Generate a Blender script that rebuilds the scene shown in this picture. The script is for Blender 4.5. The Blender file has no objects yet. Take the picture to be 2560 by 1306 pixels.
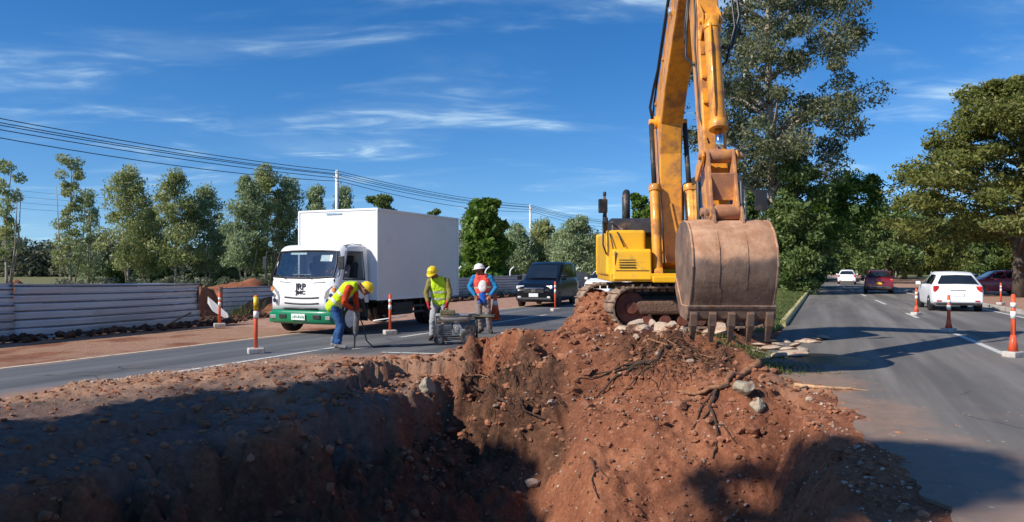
import bpy, bmesh, math, random
import numpy as np
from mathutils import Vector, Matrix, noise
R = math.radians
scene = bpy.context.scene
# ------------------------------------------------------------ camera, sun, sky, exposure
F = 1850.0; HZ = 672.0; CH = 1.6
cam_d = bpy.data.cameras.new('camera'); cam = bpy.data.objects.new('camera', cam_d)
scene.collection.objects.link(cam); scene.camera = cam
cam.location = (0, 0, CH); cam.rotation_euler = (R(90), 0, 0)
cam_d.sensor_width = 36; cam_d.lens = 36*F/2560; cam_d.shift_y = 19/2560
cam_d.clip_start = 0.1; cam_d.clip_end = 3000
SUN_EL = 37.0
SUN_AZ = Vector((-0.87, -0.50))            # horizontal direction towards the sun
SUN_AZ.normalize()
to_sun = Vector((SUN_AZ.x*math.cos(R(SUN_EL)), SUN_AZ.y*math.cos(R(SUN_EL)), math.sin(R(SUN_EL))))
sd = bpy.data.lights.new('sun', 'SUN'); sun = bpy.data.objects.new('sun', sd)
scene.collection.objects.link(sun)
sd.energy = 5.0; sd.angle = R(0.5); sd.color = (1.0, 0.93, 0.82)
sun.rotation_euler = to_sun.to_track_quat('Z', 'Y').to_euler()
sun.location = (-20, -10, 30)
world = bpy.data.worlds.new('World'); scene.world = world; world.use_nodes = True
wt = world.node_tree; wt.nodes.clear()
def wn(t, **k):
    n = wt.nodes.new(t)
    for a, b in k.items(): setattr(n, a, b)
    return n
out = wn('ShaderNodeOutputWorld'); bg = wn('ShaderNodeBackground')
sky = wn('ShaderNodeTexSky', sky_type='NISHITA', sun_disc=False)
sky.sun_elevation = R(SUN_EL); sky.sun_rotation = math.atan2(SUN_AZ.x, SUN_AZ.y)
sky.air_density = 1.0; sky.dust_density = 0.15; sky.ozone_density = 3.6; sky.altitude = 400
hsv = wn('ShaderNodeHueSaturation'); hsv.inputs['Hue'].default_value = 0.506; hsv.inputs['Saturation'].default_value = 1.33; hsv.inputs['Value'].default_value = 1.06
skv = wn('ShaderNodeCombineXYZ')
wt.links.new(sky.outputs[0], hsv.inputs['Color'])
# thin wispy cirrus, laid out on a cloud plane high above (direction / height)
tc = wn('ShaderNodeTexCoord'); sep = wn('ShaderNodeSeparateXYZ'); wt.links.new(tc.outputs['Generated'], sep.inputs[0])
def wmath(op, a, b=None, clamp=False):
    n = wn('ShaderNodeMath', operation=op); n.use_clamp = clamp
    for i, v in enumerate((a, b)):
        if v is None: continue
        if isinstance(v, (int, float)): n.inputs[i].default_value = v
        else: wt.links.new(v, n.inputs[i])
    return n.outputs[0]
wt.links.new(sep.outputs[0], skv.inputs[0]); wt.links.new(sep.outputs[1], skv.inputs[1])
wt.links.new(wmath('ADD', wmath('MULTIPLY', wmath('ABSOLUTE', sep.outputs[2]), 1.0), 0.06), skv.inputs[2])
vnm = wn('ShaderNodeVectorMath', operation='NORMALIZE'); wt.links.new(skv.outputs[0], vnm.inputs[0]); wt.links.new(vnm.outputs[0], sky.inputs[0])
zz = wmath('ADD', wmath('MAXIMUM', sep.outputs[2], 0.0), 0.10)
cx = wmath('DIVIDE', sep.outputs[0], zz); cy = wmath('DIVIDE', sep.outputs[1], zz)
comb = wn('ShaderNodeCombineXYZ'); wt.links.new(cx, comb.inputs[0]); wt.links.new(cy, comb.inputs[1])
def cloud(scale_xy, rot, nscale, lo, hi, off, detail=6, dist=0.6):
    mp = wn('ShaderNodeMapping'); mp.inputs['Scale'].default_value = (scale_xy[0], scale_xy[1], 1)
    mp.inputs['Rotation'].default_value = (0, 0, R(rot)); mp.inputs['Location'].default_value = off
    wt.links.new(comb.outputs[0], mp.inputs[0])
    nz = wn('ShaderNodeTexNoise'); nz.inputs['Scale'].default_value = nscale; nz.inputs['Detail'].default_value = detail
    nz.inputs['Roughness'].default_value = 0.55; nz.inputs['Distortion'].default_value = dist
    wt.links.new(mp.outputs[0], nz.inputs['Vector'])
    mr = wn('ShaderNodeMapRange', interpolation_type='SMOOTHSTEP'); mr.inputs[1].default_value = lo; mr.inputs[2].default_value = hi
    wt.links.new(nz.outputs[0], mr.inputs[0]); return mr.outputs[0]
c1 = cloud((0.6, 1.0), 8, 1.5, 0.45, 0.80, (3.1, 1.7, 0))
c2 = cloud((0.9, 1.9), -10, 2.2, 0.44, 0.80, (7.4, 4.2, 0), 6, 1.0)
cm = wmath('MINIMUM', wmath('ADD', wmath('MULTIPLY', c1, 0.16), wmath('MULTIPLY', wmath('MULTIPLY', c2, c1), 1.1)), 0.44)
mixc = wn('ShaderNodeMix', data_type='RGBA'); wt.links.new(cm, mixc.inputs[0]); wt.links.new(hsv.outputs[0], mixc.inputs[6])
mixc.inputs[7].default_value = (6.0, 7.8, 8.6, 1)
wt.links.new(mixc.outputs[2], bg.inputs[0]); bg.inputs[1].default_value = 0.115
wt.links.new(bg.outputs[0], out.inputs[0])
scene.view_settings.view_transform = 'Standard'; scene.view_settings.look = 'None'
scene.view_settings.exposure = 0.22; scene.view_settings.gamma = 1.0
scene.cycles.max_bounces = 6; scene.cycles.diffuse_bounces = 3; scene.cycles.transparent_max_bounces = 8

def G(px, py, z=0.0):
    d = (CH - z)*F/(py - HZ); return Vector(((px-1280)*d/F, d, z))
def P(px, py, d):
    return Vector(((px-1280)*d/F, d, CH - (py-HZ)*d/F))
# ------------------------------------------------------------ materials
MATS = {}
def mat(name, col, rough=0.6, metal=0.0, var=0.15, vscale=6.0, bump=0.0, bscale=40.0, dirt=None, dirt_amt=0.0, dscale=3.0, coat=0.0, spec=0.5, detail=4.0):
    if name in MATS: return MATS[name]
    m = bpy.data.materials.new(name); m.use_nodes = True; t = m.node_tree; b = t.nodes['Principled BSDF']
    tcn = t.nodes.new('ShaderNodeTexCoord'); nz = t.nodes.new('ShaderNodeTexNoise')
    nz.inputs['Scale'].default_value = vscale; nz.inputs['Detail'].default_value = detail
    t.links.new(tcn.outputs['Object'], nz.inputs['Vector'])
    ramp = t.nodes.new('ShaderNodeValToRGB')
    lo = [max(0, c*(1-var)) for c in col]; hi = [min(1, c*(1+var)) for c in col]
    ramp.color_ramp.elements[0].position = 0.3; ramp.color_ramp.elements[0].color = (*lo, 1)
    ramp.color_ramp.elements[1].position = 0.7; ramp.color_ramp.elements[1].color = (*hi, 1)
    t.links.new(nz.outputs[0], ramp.inputs[0]); cout = ramp.outputs[0]
    if dirt:
        n2 = t.nodes.new('ShaderNodeTexNoise'); n2.inputs['Scale'].default_value = dscale; n2.inputs['Detail'].default_value = 8
        n2.inputs['Roughness'].default_value = 0.65
        t.links.new(tcn.outputs['Object'], n2.inputs['Vector'])
        r2 = t.nodes.new('ShaderNodeMapRange'); r2.interpolation_type = 'SMOOTHSTEP'
        c = 0.72 - dirt_amt*0.45; r2.inputs[1].default_value = c-0.09; r2.inputs[2].default_value = c+0.14
        t.links.new(n2.outputs[0], r2.inputs[0])
        mx = t.nodes.new('ShaderNodeMix'); mx.data_type = 'RGBA'
        t.links.new(r2.outputs[0], mx.inputs[0]); t.links.new(cout, mx.inputs[6]); mx.inputs[7].default_value = (*dirt, 1)
        cout = mx.outputs[2]
        mr = t.nodes.new('ShaderNodeMapRange'); mr.inputs[3].default_value = rough; mr.inputs[4].default_value = 0.9
        t.links.new(r2.outputs[0], mr.inputs[0]); t.links.new(mr.outputs[0], b.inputs['Roughness'])
    else:
        b.inputs['Roughness'].default_value = rough
    t.links.new(cout, b.inputs['Base Color'])
    b.inputs['Metallic'].default_value = metal; b.inputs['Specular IOR Level'].default_value = spec
    if coat: b.inputs['Coat Weight'].default_value = coat; b.inputs['Coat Roughness'].default_value = 0.08
    if bump:
        n3 = t.nodes.new('ShaderNodeTexNoise'); n3.inputs['Scale'].default_value = bscale; n3.inputs['Detail'].default_value = 6
        t.links.new(tcn.outputs['Object'], n3.inputs['Vector'])
        bp = t.nodes.new('ShaderNodeBump'); bp.inputs['Strength'].default_value = min(1, bump); bp.inputs['Distance'].default_value = 0.02
        t.links.new(n3.outputs[0], bp.inputs['Height']); t.links.new(bp.outputs[0], b.inputs['Normal'])
    MATS[name] = m; return m
DUST = (0.33, 0.17, 0.10)
def bucket_mat():
    m = bpy.data.materials.new('bucket_shell'); m.use_nodes = True; t = m.node_tree; b = t.nodes['Principled BSDF']; N = t.nodes.new; Lk = t.links.new
    g = N('ShaderNodeNewGeometry'); tcn = N('ShaderNodeTexCoord'); sp = N('ShaderNodeSeparateXYZ'); Lk(g.outputs['Normal'], sp.inputs[0])
    def nz(s_, d=7, r=0.65, stretch=None):
        n = N('ShaderNodeTexNoise'); n.inputs['Scale'].default_value = s_; n.inputs['Detail'].default_value = d; n.inputs['Roughness'].default_value = r
        if stretch: mp = N('ShaderNodeMapping'); mp.inputs['Scale'].default_value = stretch; Lk(tcn.outputs['Object'], mp.inputs[0]); Lk(mp.outputs[0], n.inputs['Vector'])
        else: Lk(tcn.outputs['Object'], n.inputs['Vector'])
        return n.outputs[0]
    def mr(src, a, c, lo=0.0, hi=1.0):
        x = N('ShaderNodeMapRange'); x.interpolation_type = 'SMOOTHSTEP'; x.inputs[1].default_value = a; x.inputs[2].default_value = c; x.inputs[3].default_value = lo; x.inputs[4].default_value = hi; Lk(src, x.inputs[0]); return x.outputs[0]
    def mix(f, a, c):
        x = N('ShaderNodeMix'); x.data_type = 'RGBA'; Lk(f, x.inputs[0])
        for k, v in ((6, a), (7, c)):
            if isinstance(v, tuple): x.inputs[k].default_value = (*v, 1)
            else: Lk(v, x.inputs[k])
        return x.outputs[2]
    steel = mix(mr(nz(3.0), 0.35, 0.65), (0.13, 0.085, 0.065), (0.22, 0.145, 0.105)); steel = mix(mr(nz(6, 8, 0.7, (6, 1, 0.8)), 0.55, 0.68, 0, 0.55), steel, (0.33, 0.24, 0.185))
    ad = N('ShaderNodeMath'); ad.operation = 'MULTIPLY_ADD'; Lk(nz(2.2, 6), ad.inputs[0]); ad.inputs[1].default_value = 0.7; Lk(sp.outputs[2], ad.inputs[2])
    top_tone = mix(mr(nz(5), 0.35, 0.7), (0.40, 0.20, 0.11), (0.58, 0.34, 0.21)); dm = mr(ad.outputs[0], 0.30, 0.56)  # paler tone on upward faces, darker on downward ones
    col = mix(dm, steel, top_tone); Lk(col, b.inputs['Base Color']); b.inputs['Metallic'].default_value = 0.1
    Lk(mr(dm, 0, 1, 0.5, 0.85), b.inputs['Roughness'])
    bp = N('ShaderNodeBump'); bp.inputs['Strength'].default_value = 0.6; bp.inputs['Distance'].default_value = 0.02; Lk(nz(14, 9, 0.7), bp.inputs['Height']); Lk(bp.outputs[0], b.inputs['Normal'])
    MATS['bucket_shell'] = m
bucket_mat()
mat('yellow_paint', (0.80, 0.325, 0.02), 0.38, 0, 0.08, 2, dirt=(0.36, 0.15, 0.045), dirt_amt=0.46, dscale=2.6, coat=0.3)
mat('panel_yellow', (0.90, 0.47, 0.015), 0.4, 0, 0.06, 2, dirt=(0.40, 0.20, 0.06), dirt_amt=0.25, dscale=3, coat=0.3)
mat('dusty_yellow', (0.62, 0.27, 0.07), 0.6, 0, 0.2, 3, dirt=(0.35, 0.15, 0.08), dirt_amt=0.6, dscale=4)
mat('steel_dark', (0.045, 0.043, 0.045), 0.5, 0.3, 0.3, 5, dirt=DUST, dirt_amt=0.2)
mat('rubber', (0.02, 0.02, 0.022), 0.75, 0, 0.3, 8, dirt=(0.12, 0.08, 0.06), dirt_amt=0.3)
mat('hose_rubber', (0.015, 0.016, 0.02), 0.45, 0, 0.2, 8)
mat('chrome', (0.75, 0.75, 0.77), 0.12, 1.0, 0.05, 5)
mat('bucket_steel', (0.46, 0.245, 0.14), 0.58, 0.15, 0.25, 3, bump=0.4, bscale=18, dirt=(0.13, 0.08, 0.06), dirt_amt=0.42, dscale=1.5)
mat('bucket_wear', (0.30, 0.24, 0.2), 0.45, 0.5, 0.3, 9, dirt=(0.22, 0.11, 0.07), dirt_amt=0.5, dscale=7)
mat('tooth_steel', (0.17, 0.13, 0.11), 0.5, 0.4, 0.3, 9, dirt=(0.20, 0.11, 0.07), dirt_amt=0.5, dscale=9)
mat('track_dirt', (0.28, 0.19, 0.13), 0.9, 0, 0.35, 5, bump=0.8, bscale=25, dirt=(0.1, 0.07, 0.055), dirt_amt=0.35, dscale=4)
mat('rust_red', (0.22, 0.07, 0.04), 0.8, 0, 0.4, 5, bump=0.4, dirt=(0.1, 0.05, 0.04), dirt_amt=0.4)
mat('white_paint', (0.80, 0.80, 0.80), 0.35, 0, 0.03, 3, dirt=(0.55, 0.49, 0.44), dirt_amt=0.18, dscale=2, coat=0.3)
mat('box_panel', (0.76, 0.75, 0.72), 0.45, 0, 0.03, 1.2, dirt=(0.62, 0.60, 0.57), dirt_amt=0.2, dscale=0.9)
mat('green_paint', (0.005, 0.20, 0.085), 0.35, 0, 0.08, 3, dirt=(0.12, 0.2, 0.12), dirt_amt=0.15, coat=0.4)
mat('black_plastic', (0.02, 0.02, 0.022), 0.5, 0, 0.2, 4, dirt=(0.09, 0.07, 0.06), dirt_amt=0.25)
mat('dark_interior', (0.03, 0.03, 0.035), 0.8, 0, 0.3, 6)
mat('black_paint', (0.004, 0.004, 0.006), 0.3, 0, 0.1, 3, coat=0.35, spec=0.3)
mat('red_paint', (0.17, 0.008, 0.01), 0.3, 0, 0.1, 3, coat=0.8)
mat('silver_paint', (0.4, 0.42, 0.45), 0.3, 0.5, 0.1, 3, coat=0.8)
mat('purple_paint', (0.34, 0.06, 0.09), 0.3, 0, 0.1, 3, coat=0.6)
mat('lamp_red', (0.55, 0.02, 0.02), 0.2, 0, 0.1, 9, coat=0.6)
mat('lamp_clear', (0.62, 0.64, 0.66), 0.08, 0.6, 0.25, 14, coat=1.0)
mat('lamp_amber', (0.75, 0.25, 0.03), 0.25, 0, 0.1, 9)
mat('alloy', (0.35, 0.35, 0.37), 0.35, 0.8, 0.2, 8)
mat('plate_white', (0.75, 0.77, 0.75), 0.4, 0, 0.04, 9)
mat('logo_black', (0.03, 0.03, 0.035), 0.4, 0, 0.1, 9)
mat('concrete', (0.50, 0.46, 0.42), 0.85, 0, 0.15, 9, bump=0.3, dirt=(0.33, 0.25, 0.2), dirt_amt=0.35)
mat('white_post', (0.72, 0.72, 0.70), 0.6, 0, 0.08, 3, dirt=(0.45, 0.42, 0.38), dirt_amt=0.3)
mat('orange_plastic', (0.75, 0.10, 0.035), 0.45, 0, 0.1, 8, dirt=(0.4, 0.16, 0.1), dirt_amt=0.25, dscale=8)
mat('reflective_white', (0.78, 0.76, 0.72), 0.35, 0, 0.05, 9, dirt=(0.5, 0.4, 0.34), dirt_amt=0.2, dscale=9)
mat('yellow_plastic', (0.78, 0.50, 0.02), 0.4, 0, 0.08, 8)
mat('skin', (0.22, 0.10, 0.06), 0.55, 0, 0.12, 14, spec=0.4)
mat('hair', (0.012, 0.010, 0.009), 0.6)
mat('eye_white', (0.6, 0.58, 0.55), 0.2)
mat('lips', (0.2, 0.06, 0.05), 0.5)
def cloth(n, c, v=0.22): return mat(n, c, 0.88, 0, v, 9, bump=0.7, bscale=16, spec=0.2)
cloth('denim', (0.030, 0.085, 0.21), 0.4); cloth('vest_lime', (0.55, 0.78, 0.03), 0.12); cloth('sleeve_red', (0.50, 0.055, 0.02))
cloth('sleeve_olive', (0.22, 0.19, 0.06)); cloth('vest_red', (0.75, 0.09, 0.07)); cloth('sleeve_blue', (0.02, 0.20, 0.45))
cloth('trousers_grey', (0.23, 0.19, 0.18)); cloth('trousers_pale', (0.34, 0.34, 0.35)); cloth('glove_red', (0.45, 0.02, 0.03))
cloth('cloth_white', (0.75, 0.73, 0.7)); cloth('cloth_blue', (0.03, 0.12, 0.5)); cloth('shirt_grey', (0.2, 0.2, 0.22)); cloth('boot', (0.05, 0.04, 0.035)); cloth('boot_grey', (0.2, 0.19, 0.2))
mat('helmet_yellow', (0.85, 0.60, 0.01), 0.35, 0, 0.04, 9, coat=0.4)
mat('helmet_white', (0.82, 0.82, 0.82), 0.3, 0, 0.04, 9, coat=0.4)
mat('bark_pale', (0.30, 0.25, 0.21), 0.9, 0, 0.4, 2.5, bump=0.5, bscale=9)
mat('bark_dark', (0.085, 0.065, 0.05), 0.9, 0, 0.4, 2.5, bump=0.6, bscale=9)
mat('root', (0.26, 0.12, 0.06), 0.85, 0, 0.35, 20, bump=0.5, bscale=60)
mat('root_dark', (0.06, 0.032, 0.02), 0.9, 0, 0.4, 20, bump=0.5, bscale=60)
mat('wood_pale', (0.50, 0.30, 0.16), 0.8, 0, 0.3, 20, bump=0.5, bscale=60)
mat('fence_steel', (0.42, 0.48, 0.54), 0.5, 0.15, 0.08, 1.0, dirt=(0.42, 0.38, 0.36), dirt_amt=0.16, dscale=1.2)
mat('groove_dark', (0.13, 0.125, 0.13), 0.9)  # darker tone along the grooves of the fence sheets
mat('caked_mud', (0.25, 0.14, 0.09), 0.95, 0, 0.4, 5, bump=1.0, bscale=20, dirt=(0.13, 0.075, 0.05), dirt_amt=0.5, dscale=5)
mat('fence_blue', (0.44, 0.50, 0.54), 0.5, 0.15, 0.1, 1.0, dirt=(0.30, 0.26, 0.24), dirt_amt=0.16, dscale=1.2)
mat('rubble_pale', (0.50, 0.39, 0.29), 0.9, 0, 0.3, 4, bump=0.6, bscale=22, dirt=(0.32, 0.16, 0.09), dirt_amt=0.4, dscale=5)
mat('rock_white', (0.34, 0.30, 0.22), 0.85, 0, 0.25, 8, bump=0.7, bscale=30, dirt=(0.3, 0.15, 0.09), dirt_amt=0.35, dscale=8)
mat('kerb_yellow', (0.62, 0.52, 0.20), 0.75, 0, 0.12, 3, dirt=(0.4, 0.34, 0.24), dirt_amt=0.45, dscale=3)
mat('wire', (0.03, 0.035, 0.05), 0.5)
mat('seat_fabric', (0.07, 0.07, 0.08), 0.9)
mat('engine_grey', (0.16, 0.16, 0.16), 0.5, 0.5, 0.4, 14, dirt=DUST, dirt_amt=0.25)
mat('tank_silver', (0.42, 0.41, 0.38), 0.4, 0.5, 0.2, 7, dirt=DUST, dirt_amt=0.3)
mat('olive_metal', (0.14, 0.15, 0.08), 0.5, 0.3, 0.2, 7, dirt=DUST, dirt_amt=0.3)

def glass(name, tint, alpha):
    m = bpy.data.materials.new(name); m.use_nodes = True; t = m.node_tree; t.nodes.clear()
    o = t.nodes.new('ShaderNodeOutputMaterial'); mx = t.nodes.new('ShaderNodeMixShader')
    g = t.nodes.new('ShaderNodeBsdfGlossy'); g.inputs['Roughness'].default_value = 0.03; g.inputs['Color'].default_value = (0.9, 0.95, 1, 1)
    tr = t.nodes.new('ShaderNodeBsdfTransparent'); tr.inputs['Color'].default_value = (*tint, 1)
    fr = t.nodes.new('ShaderNodeFresnel'); fr.inputs['IOR'].default_value = 1.5
    ad = t.nodes.new('ShaderNodeMath'); ad.operation = 'ADD'; ad.inputs[1].default_value = alpha
    t.links.new(fr.outputs[0], ad.inputs[0]); t.links.new(ad.outputs[0], mx.inputs[0])
    t.links.new(tr.outputs[0], mx.inputs[1]); t.links.new(g.outputs[0], mx.inputs[2]); t.links.new(mx.outputs[0], o.inputs[0])
    MATS[name] = m
glass('glass', (0.62, 0.70, 0.72), 0.10)
glass('glass_dark', (0.10, 0.12, 0.14), 0.06)

def leafmat(name, c1, c2, c3, scale=0.5):
    m = bpy.data.materials.new(name); m.use_nodes = True; t = m.node_tree; b = t.nodes['Principled BSDF']
    ge = t.nodes.new('ShaderNodeNewGeometry'); tcn = t.nodes.new('ShaderNodeTexCoord')
    nz = t.nodes.new('ShaderNodeTexNoise'); nz.inputs['Scale'].default_value = scale; nz.inputs['Detail'].default_value = 3
    t.links.new(tcn.outputs['Object'], nz.inputs['Vector'])
    ad = t.nodes.new('ShaderNodeMath'); ad.operation = 'MULTIPLY_ADD'; ad.inputs[1].default_value = 0.5
    t.links.new(ge.outputs['Random Per Island'], ad.inputs[0])
    s = t.nodes.new('ShaderNodeMath'); s.operation = 'MULTIPLY'; s.inputs[1].default_value = 0.55
    t.links.new(nz.outputs[0], s.inputs[0]); t.links.new(s.outputs[0], ad.inputs[2])
    rp = t.nodes.new('ShaderNodeValToRGB'); e = rp.color_ramp.elements
    e[0].position = 0.2; e[0].color = (*c1, 1); e[1].position = 0.88; e[1].color = (*c3, 1)
    k = e.new(0.52); k.color = (*c2, 1)
    t.links.new(ad.outputs[0], rp.inputs[0]); t.links.new(rp.outputs[0], b.inputs['Base Color'])
    b.inputs['Roughness'].default_value = 0.5; b.inputs['Specular IOR Level'].default_value = 0.35
    tl = t.nodes.new('ShaderNodeBsdfTranslucent'); t.links.new(rp.outputs[0], tl.inputs['Color'])
    mx = t.nodes.new('ShaderNodeMixShader'); mx.inputs[0].default_value = 0.36
    o = t.nodes['Material Output']
    t.links.new(b.outputs[0], mx.inputs[1]); t.links.new(tl.outputs[0], mx.inputs[2]); t.links.new(mx.outputs[0], o.inputs[0])
    MATS[name] = m
leafmat('leaf_gum', (0.16, 0.22, 0.11), (0.29, 0.37, 0.18), (0.45, 0.49, 0.31))
leafmat('leaf_gum_warm', (0.16, 0.21, 0.07), (0.32, 0.36, 0.13), (0.48, 0.46, 0.22))
leafmat('leaf_big', (0.07, 0.095, 0.042), (0.15, 0.175, 0.08), (0.33, 0.30, 0.21), 0.35)
leafmat('leaf_bright', (0.05, 0.10, 0.015), (0.11, 0.20, 0.025), (0.22, 0.30, 0.05))
leafmat('leaf_deep', (0.06, 0.095, 0.025), (0.125, 0.185, 0.05), (0.23, 0.28, 0.09))
leafmat('leaf_rain', (0.065, 0.09, 0.02), (0.16, 0.18, 0.04), (0.29, 0.27, 0.085), 0.25)
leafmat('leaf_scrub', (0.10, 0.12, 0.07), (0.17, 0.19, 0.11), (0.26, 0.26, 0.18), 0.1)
leafmat('grass_blades', (0.05, 0.08, 0.02), (0.12, 0.16, 0.04), (0.25, 0.24, 0.09), 1.5)

# ------------------------------------------------------------ mesh helpers
class MB:
    def __init__(s): s.v = []; s.f = []; s.mi = []; s.sm = []; s.cur = 0; s.smooth = False
    def add(s, vs, fs, smooth=None):
        o = len(s.v); s.v += [tuple(v) for v in vs]; s.f += [tuple(i+o for i in f) for f in fs]
        s.mi += [s.cur]*len(fs); s.sm += [s.smooth if smooth is None else smooth]*len(fs); return s
    def box(s, c, size, rot=None):
        hx, hy, hz = size[0]/2, size[1]/2, size[2]/2
        vs = [Vector((x, y, z)) for x in (-hx, hx) for y in (-hy, hy) for z in (-hz, hz)]
        if rot is not None:
            if not isinstance(rot, Matrix): rot = Matrix.Rotation(rot[2], 3, 'Z') @ Matrix.Rotation(rot[1], 3, 'Y') @ Matrix.Rotation(rot[0], 3, 'X')
            vs = [rot @ v for v in vs]
        vs = [v+Vector(c) for v in vs]
        return s.add(vs, [(0, 1, 3, 2), (4, 6, 7, 5), (0, 4, 5, 1), (2, 3, 7, 6), (0, 2, 6, 4), (1, 5, 7, 3)], False)
    def span(s, a, b): return s.box([(a[i]+b[i])/2 for i in range(3)], [abs(b[i]-a[i]) for i in range(3)])
    def cyl(s, p0, p1, r0, r1=None, n=16, caps=True):
        r1 = r0 if r1 is None else r1; p0 = Vector(p0); p1 = Vector(p1); d = (p1-p0).normalized()
        a = d.orthogonal().normalized(); b = d.cross(a); vs = []
        for p, r in ((p0, r0), (p1, r1)):
            for i in range(n):
                t = 2*math.pi*i/n; vs.append(p+(a*math.cos(t)+b*math.sin(t))*r)
        s.add(vs, [(i, (i+1) % n, n+(i+1) % n, n+i) for i in range(n)], True)
        if caps: s.add(vs, [tuple(range(n-1, -1, -1)), tuple(range(n, 2*n))], False)
        return s
    def tube(s, pts, r, n=8, caps=True):
        pts = [Vector(p) for p in pts]; rr = r if isinstance(r, (list, tuple)) else [r]*len(pts)
        vs = []; prev = None
        for k, p in enumerate(pts):
            d = (pts[min(k+1, len(pts)-1)]-pts[max(k-1, 0)])
            d = d.normalized() if d.length > 1e-9 else Vector((0, 0, 1))
            a = (prev - d*prev.dot(d)) if prev is not None else d.orthogonal()
            if a.length < 1e-6: a = d.orthogonal()
            a.normalize(); prev = a; b = d.cross(a)
            for i in range(n):
                t = 2*math.pi*i/n; vs.append(p+(a*math.cos(t)+b*math.sin(t))*rr[k])
        fs = [(k*n+i, k*n+(i+1) % n, (k+1)*n+(i+1) % n, (k+1)*n+i) for k in range(len(pts)-1) for i in range(n)]
        s.add(vs, fs, True)
        if caps: s.add(vs[:n]+vs[-n:], [tuple(range(n-1, -1, -1)), tuple(range(n, 2*n))], True)
        return s
    def prism(s, prof, axis, a, b):                 # profile of 2D points, extruded along axis from a to b
        n = len(prof)
        def mk(u, v, w): return {'x': (w, u, v), 'y': (u, w, v), 'z': (u, v, w)}[axis]
        vs = [mk(u, v, a) for u, v in prof]+[mk(u, v, b) for u, v in prof]
        return s.add(vs, [(i, (i+1) % n, n+(i+1) % n, n+i) for i in range(n)]+[tuple(range(n-1, -1, -1)), tuple(range(n, 2*n))])
    def ell(s, c, r, nu=12, nv=8, rot=None):
        vs = []
        for j in range(nv+1):
            ph = math.pi*j/nv
            for i in range(nu):
                t = 2*math.pi*i/nu; v = Vector((r[0]*math.sin(ph)*math.cos(t), r[1]*math.sin(ph)*math.sin(t), r[2]*math.cos(ph)))
                if rot is not None: v = rot @ v
                vs.append(v+Vector(c))
        return s.add(vs, [(j*nu+i, (j+1)*nu+i, (j+1)*nu+(i+1) % nu, j*nu+(i+1) % nu) for j in range(nv) for i in range(nu)], True)
    def grid(s, rows, smooth=True, close=False):
        m = len(rows[0]); vs = [v for r in rows for v in r]
        fs = [(k*m+i, k*m+(i+1) % m, (k+1)*m+(i+1) % m, (k+1)*m+i) for k in range(len(rows)-1) for i in range(m if close else m-1)]
        return s.add(vs, fs, smooth)
    def build(s, name, mats, parent=None, bevel=0.0, seg=2, sub=0):
        me = bpy.data.meshes.new(name); me.from_pydata(s.v, [], s.f); 
        if not isinstance(mats, (list, tuple)): mats = [mats]
        for m in mats: me.materials.append(MATS[m] if isinstance(m, str) else m)
        me.polygons.foreach_set('material_index', s.mi); me.polygons.foreach_set('use_smooth', s.sm)
        bm = bmesh.new(); bm.from_mesh(me); bmesh.ops.remove_doubles(bm, verts=bm.verts, dist=1e-5)
        bmesh.ops.recalc_face_normals(bm, faces=bm.faces); bm.to_mesh(me); bm.free(); me.update()
        o = bpy.data.objects.new(name, me); scene.collection.objects.link(o)
        if parent is not None: o.parent = parent
        if bevel:
            b = o.modifiers.new('bevel', 'BEVEL'); b.width = bevel; b.segments = seg; b.limit_method = 'ANGLE'; b.angle_limit = R(40); b.harden_normals = False
        if sub:
            b = o.modifiers.new('sub', 'SUBSURF'); b.levels = sub; b.render_levels = sub
        return o
def tag(o, label=None, cat=None, group=None, kind=None):
    if label: o['label'] = label
    if cat: o['category'] = cat
    if group: o['group'] = group
    if kind: o['kind'] = kind
    return o
def thing(name, label, cat, loc=(0, 0, 0), rz=0.0, group=None):
    o = bpy.data.objects.new(name, None); scene.collection.objects.link(o); o.empty_display_size = 0.2
    o.location = loc; o.rotation_euler = (0, 0, rz); return tag(o, label, cat, group)
def dup(root, loc, rz=0.0, label=None, scale=None, name=None):
    kids = {}
    for o in scene.objects: kids.setdefault(o.parent, []).append(o)
    def cp(o, par):
        c = o.copy(); scene.collection.objects.link(c); c.parent = par
        for ch in kids.get(o, []): cp(ch, c)
        return c
    r = cp(root, None); r.location = loc; r.rotation_euler = (0, 0, rz)
    if scale is not None: r.scale = scale if isinstance(scale, (tuple, list)) else (scale,)*3
    if label: r['label'] = label
    return r
def fast_mesh(name, V, Fq, matname, parent=None, smooth=False):
    me = bpy.data.meshes.new(name); n = len(Fq); k = Fq.shape[1]
    me.vertices.add(len(V)); me.vertices.foreach_set('co', np.asarray(V, dtype=np.float32).ravel())
    me.loops.add(n*k); me.loops.foreach_set('vertex_index', Fq.astype(np.int32).ravel())
    me.polygons.add(n); me.polygons.foreach_set('loop_start', np.arange(0, n*k, k, dtype=np.int32))
    me.polygons.foreach_set('loop_total', np.full(n, k, dtype=np.int32))
    me.polygons.foreach_set('use_smooth', np.full(n, smooth, dtype=bool))
    me.materials.append(MATS[matname] if isinstance(matname, str) else matname); me.update(); me.validate()
    o = bpy.data.objects.new(name, me); scene.collection.objects.link(o)
    if parent is not None: o.parent = parent
    return o
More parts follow.
